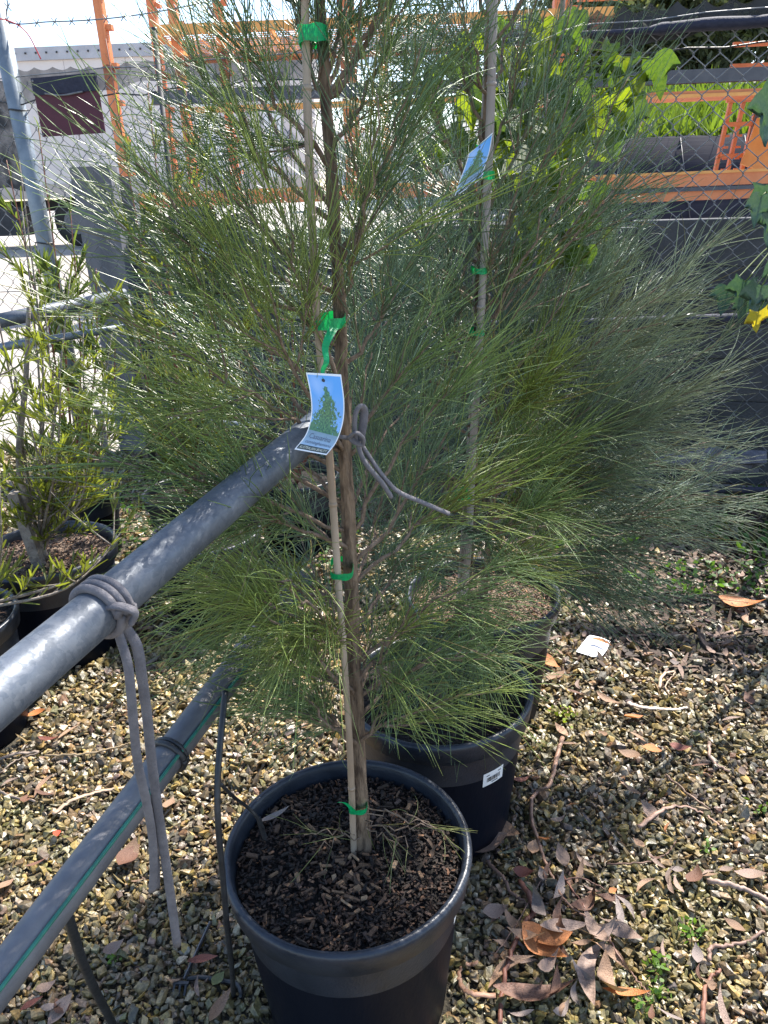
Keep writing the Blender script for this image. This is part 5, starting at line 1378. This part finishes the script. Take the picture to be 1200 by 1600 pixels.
twig([(83, 1272), (110, 1252), (150, 1238), (195, 1230)], .0065, .004, 'pale bark strip beside the lower rail', (.42, .3, .21), flat=.45)
twig([(70, 1180), (130, 1178), (180, 1168), (205, 1160)], .003, .002, 'thin tan stem under the hanging tie', (.34, .25, .15))
twig([(980, 1098), (1010, 1106), (1050, 1108), (1075, 1106)], .0085, .004, 'white sunlit bark strip above the orange leaves', (.52, .42, .34), flat=.4)
twig([(1030, 1075), (1035, 1055), (1055, 1050), (1040, 1072), (1046, 1085)], .005, .003, 'curled pale bark piece in the sunlit gravel', (.5, .36, .25), flat=.5)
twig([(1108, 1160), (1108, 1180), (1120, 1195), (1140, 1205)], .0045, .003, 'small bent pinkish twig at the right', (.36, .24, .18))
twig([(1040, 1210), (1075, 1240), (1110, 1265)], .003, .002, 'straight thin twig slanting above the arched bark strip', (.34, .22, .15))
twig([(860, 1350), (790, 1470), (764, 1492)], .0014, .001, 'hair-thin stalk crossing the litter heap', (.2, .12, .09))
# crumbled bark and leaf mulch on the soil of the shaded corner
n = 5200
P = np.stack([rng.uniform(.55, 2.2, n), rng.uniform(1.95, 3.35, n), rng.uniform(.003, .022, n)], 1)
P = P[(P[:, 1] > 2.1 + .25 * np.sin(P[:, 0] * 5) + rng.normal(0, .10, n))]; n = len(P)
V, Q, C_ = blades(P, np.stack([rng.normal(0, 1, n), rng.normal(0, 1, n), rng.normal(0, .25, n)], 1), rng.uniform(.012, .055, n), rng.uniform(.006, .02, n), rng.normal(0, .25, (n, 3)),
                  np.array([(.10, .06, .04), (.17, .11, .08), (.05, .035, .028), (.24, .16, .12), (.07, .045, .03)])[rng.integers(0, 5, n)] * rng.uniform(.6, 1.2, (n, 1)), 4, (.4, 1, .9, .2), np.array([0, 0, 1.0]) + rng.normal(0, .35, (n, 3)))
tag(link('leaf_mulch', np_mesh('leaf_mulch', V, Q, M['chip'], False, C_)), 'crumbled brown leaf mulch on the shaded soil below the wall', 'mulch', kind='stuff')
# white label scrap
ws = empty('white_scrap', atz(928, 1008, .02), 'white plastic scrap lying on the gravel beside the rear pot', 'scrap')
V = [atz(*q, z) for q, z in [((900, 1018), .02), ((925, 1026), .022), ((940, 1026), .02), ((918, 995), .034), ((930, 1008), .03), ((948, 1016), .024), ((922, 992), .03), ((940, 996), .03), ((954, 1002), .022)]]
link('plastic_sheet', np_mesh('plastic_sheet', V, np.array([(0, 1, 4, 3), (1, 2, 5, 4), (3, 4, 7, 6), (4, 5, 8, 7)]), M['white']), ws)
litter(940, 1004, .075, -38, ORG, 'thin orange-brown leaf lying across the white plastic scrap', gum_l[0], LG_, z=.042)

# small weeds
def weed(px_, py_, n, spread_, label, c_=(.11, .20, .03), z=0.0, lr=(.006, .013)):
    q = atz(px_, py_, z); t = empty('weed', q, label, 'weed', 'small green weeds')
    P = q + np.stack([rng.normal(0, spread_, n), rng.normal(0, spread_, n), rng.uniform(.014, .035, n)], 1)
    V, Q, C_ = blades(P, np.stack([rng.normal(0, 1, n), rng.normal(0, 1, n), rng.uniform(0, .6, n)], 1), rng.uniform(*lr, n), rng.uniform(*lr, n) * .8, rng.normal(0, .2, (n, 3)), np.array(c_) * rng.uniform(.7, 1.3, (n, 1)), 4, (.4, 1, .9, .3))
    o = link('weed_leaves', np_mesh('weed_leaves', V, Q, M['weed'], True, C_), t); o['kind'] = 'stuff'
    mb = MB()
    for p_ in P[:8]: mb.tube([q + (p_ - q) * [.3, .3, 0], (q + p_) / 2, p_], .0008, 4)
    mb.build('weed_stems', M['bigleaf'], t)
weed(1076, 1465, 40, .014, 'feathery bright green weed right of the leaf cluster')
weed(1028, 1520, 30, .013, 'light green weed below the feathery one')
weed(1026, 1565, 30, .012, 'green weed beside the lone orange leaf')
weed(998, 1582, 18, .010, 'green weed at the bottom edge right of the pot')
weed(1104, 1336, 10, .008, 'pair of round green weed leaves in the dull gravel')
weed(885, 1125, 36, .018, 'yellow-green weed in the sun beside the middle pot', (.2, .26, .03))
weed(180, 1510, 8, .008, 'small green weed beside the end of the hanging tie')
weed(1185, 1275, 16, .010, 'green weed at the right edge of the gravel')
# green mat of weeds in the damp shade under the wall
n = 2600
P = np.stack([rng.uniform(.55, 2.1, n), rng.uniform(2.35, 3.35, n), rng.uniform(.01, .05, n)], 1)
keepw = np.array([mnoise.noise(Vector((p_[0] * 3.1, p_[1] * 3.1, 7))) for p_ in P]) > -.02
P = P[keepw]; n = len(P)
V, Q, C_ = blades(P, np.stack([rng.normal(0, 1, n), rng.normal(0, 1, n), rng.uniform(0, .7, n)], 1), rng.uniform(.012, .03, n), rng.uniform(.010, .022, n), rng.normal(0, .2, (n, 3)), np.array([.07, .15, .03]) * rng.uniform(.6, 1.3, (n, 1)), 4, (.4, 1, .9, .3))
tag(link('ground_cover', np_mesh('ground_cover', V, Q, M['weed'], True, C_)), 'low green weeds covering the shaded soil below the wall', 'weeds', kind='stuff')
n = 1600
P = np.stack([rng.uniform(-1.4, -.1, n), rng.uniform(2.5, 3.6, n), rng.uniform(.01, .05, n)], 1)
V, Q, C_ = blades(P, np.stack([rng.normal(0, 1, n), rng.normal(0, 1, n), rng.uniform(0, .7, n)], 1), rng.uniform(.012, .03, n), rng.uniform(.008, .016, n), rng.normal(0, .2, (n, 3)), np.array([.06, .13, .03]) * rng.uniform(.6, 1.3, (n, 1)), 4, (.4, 1, .9, .3))
tag(link('ground_cover', np_mesh('ground_cover', V, Q, M['weed'], True, C_)), 'low green weeds between the shaded pots at left', 'weeds', kind='stuff')
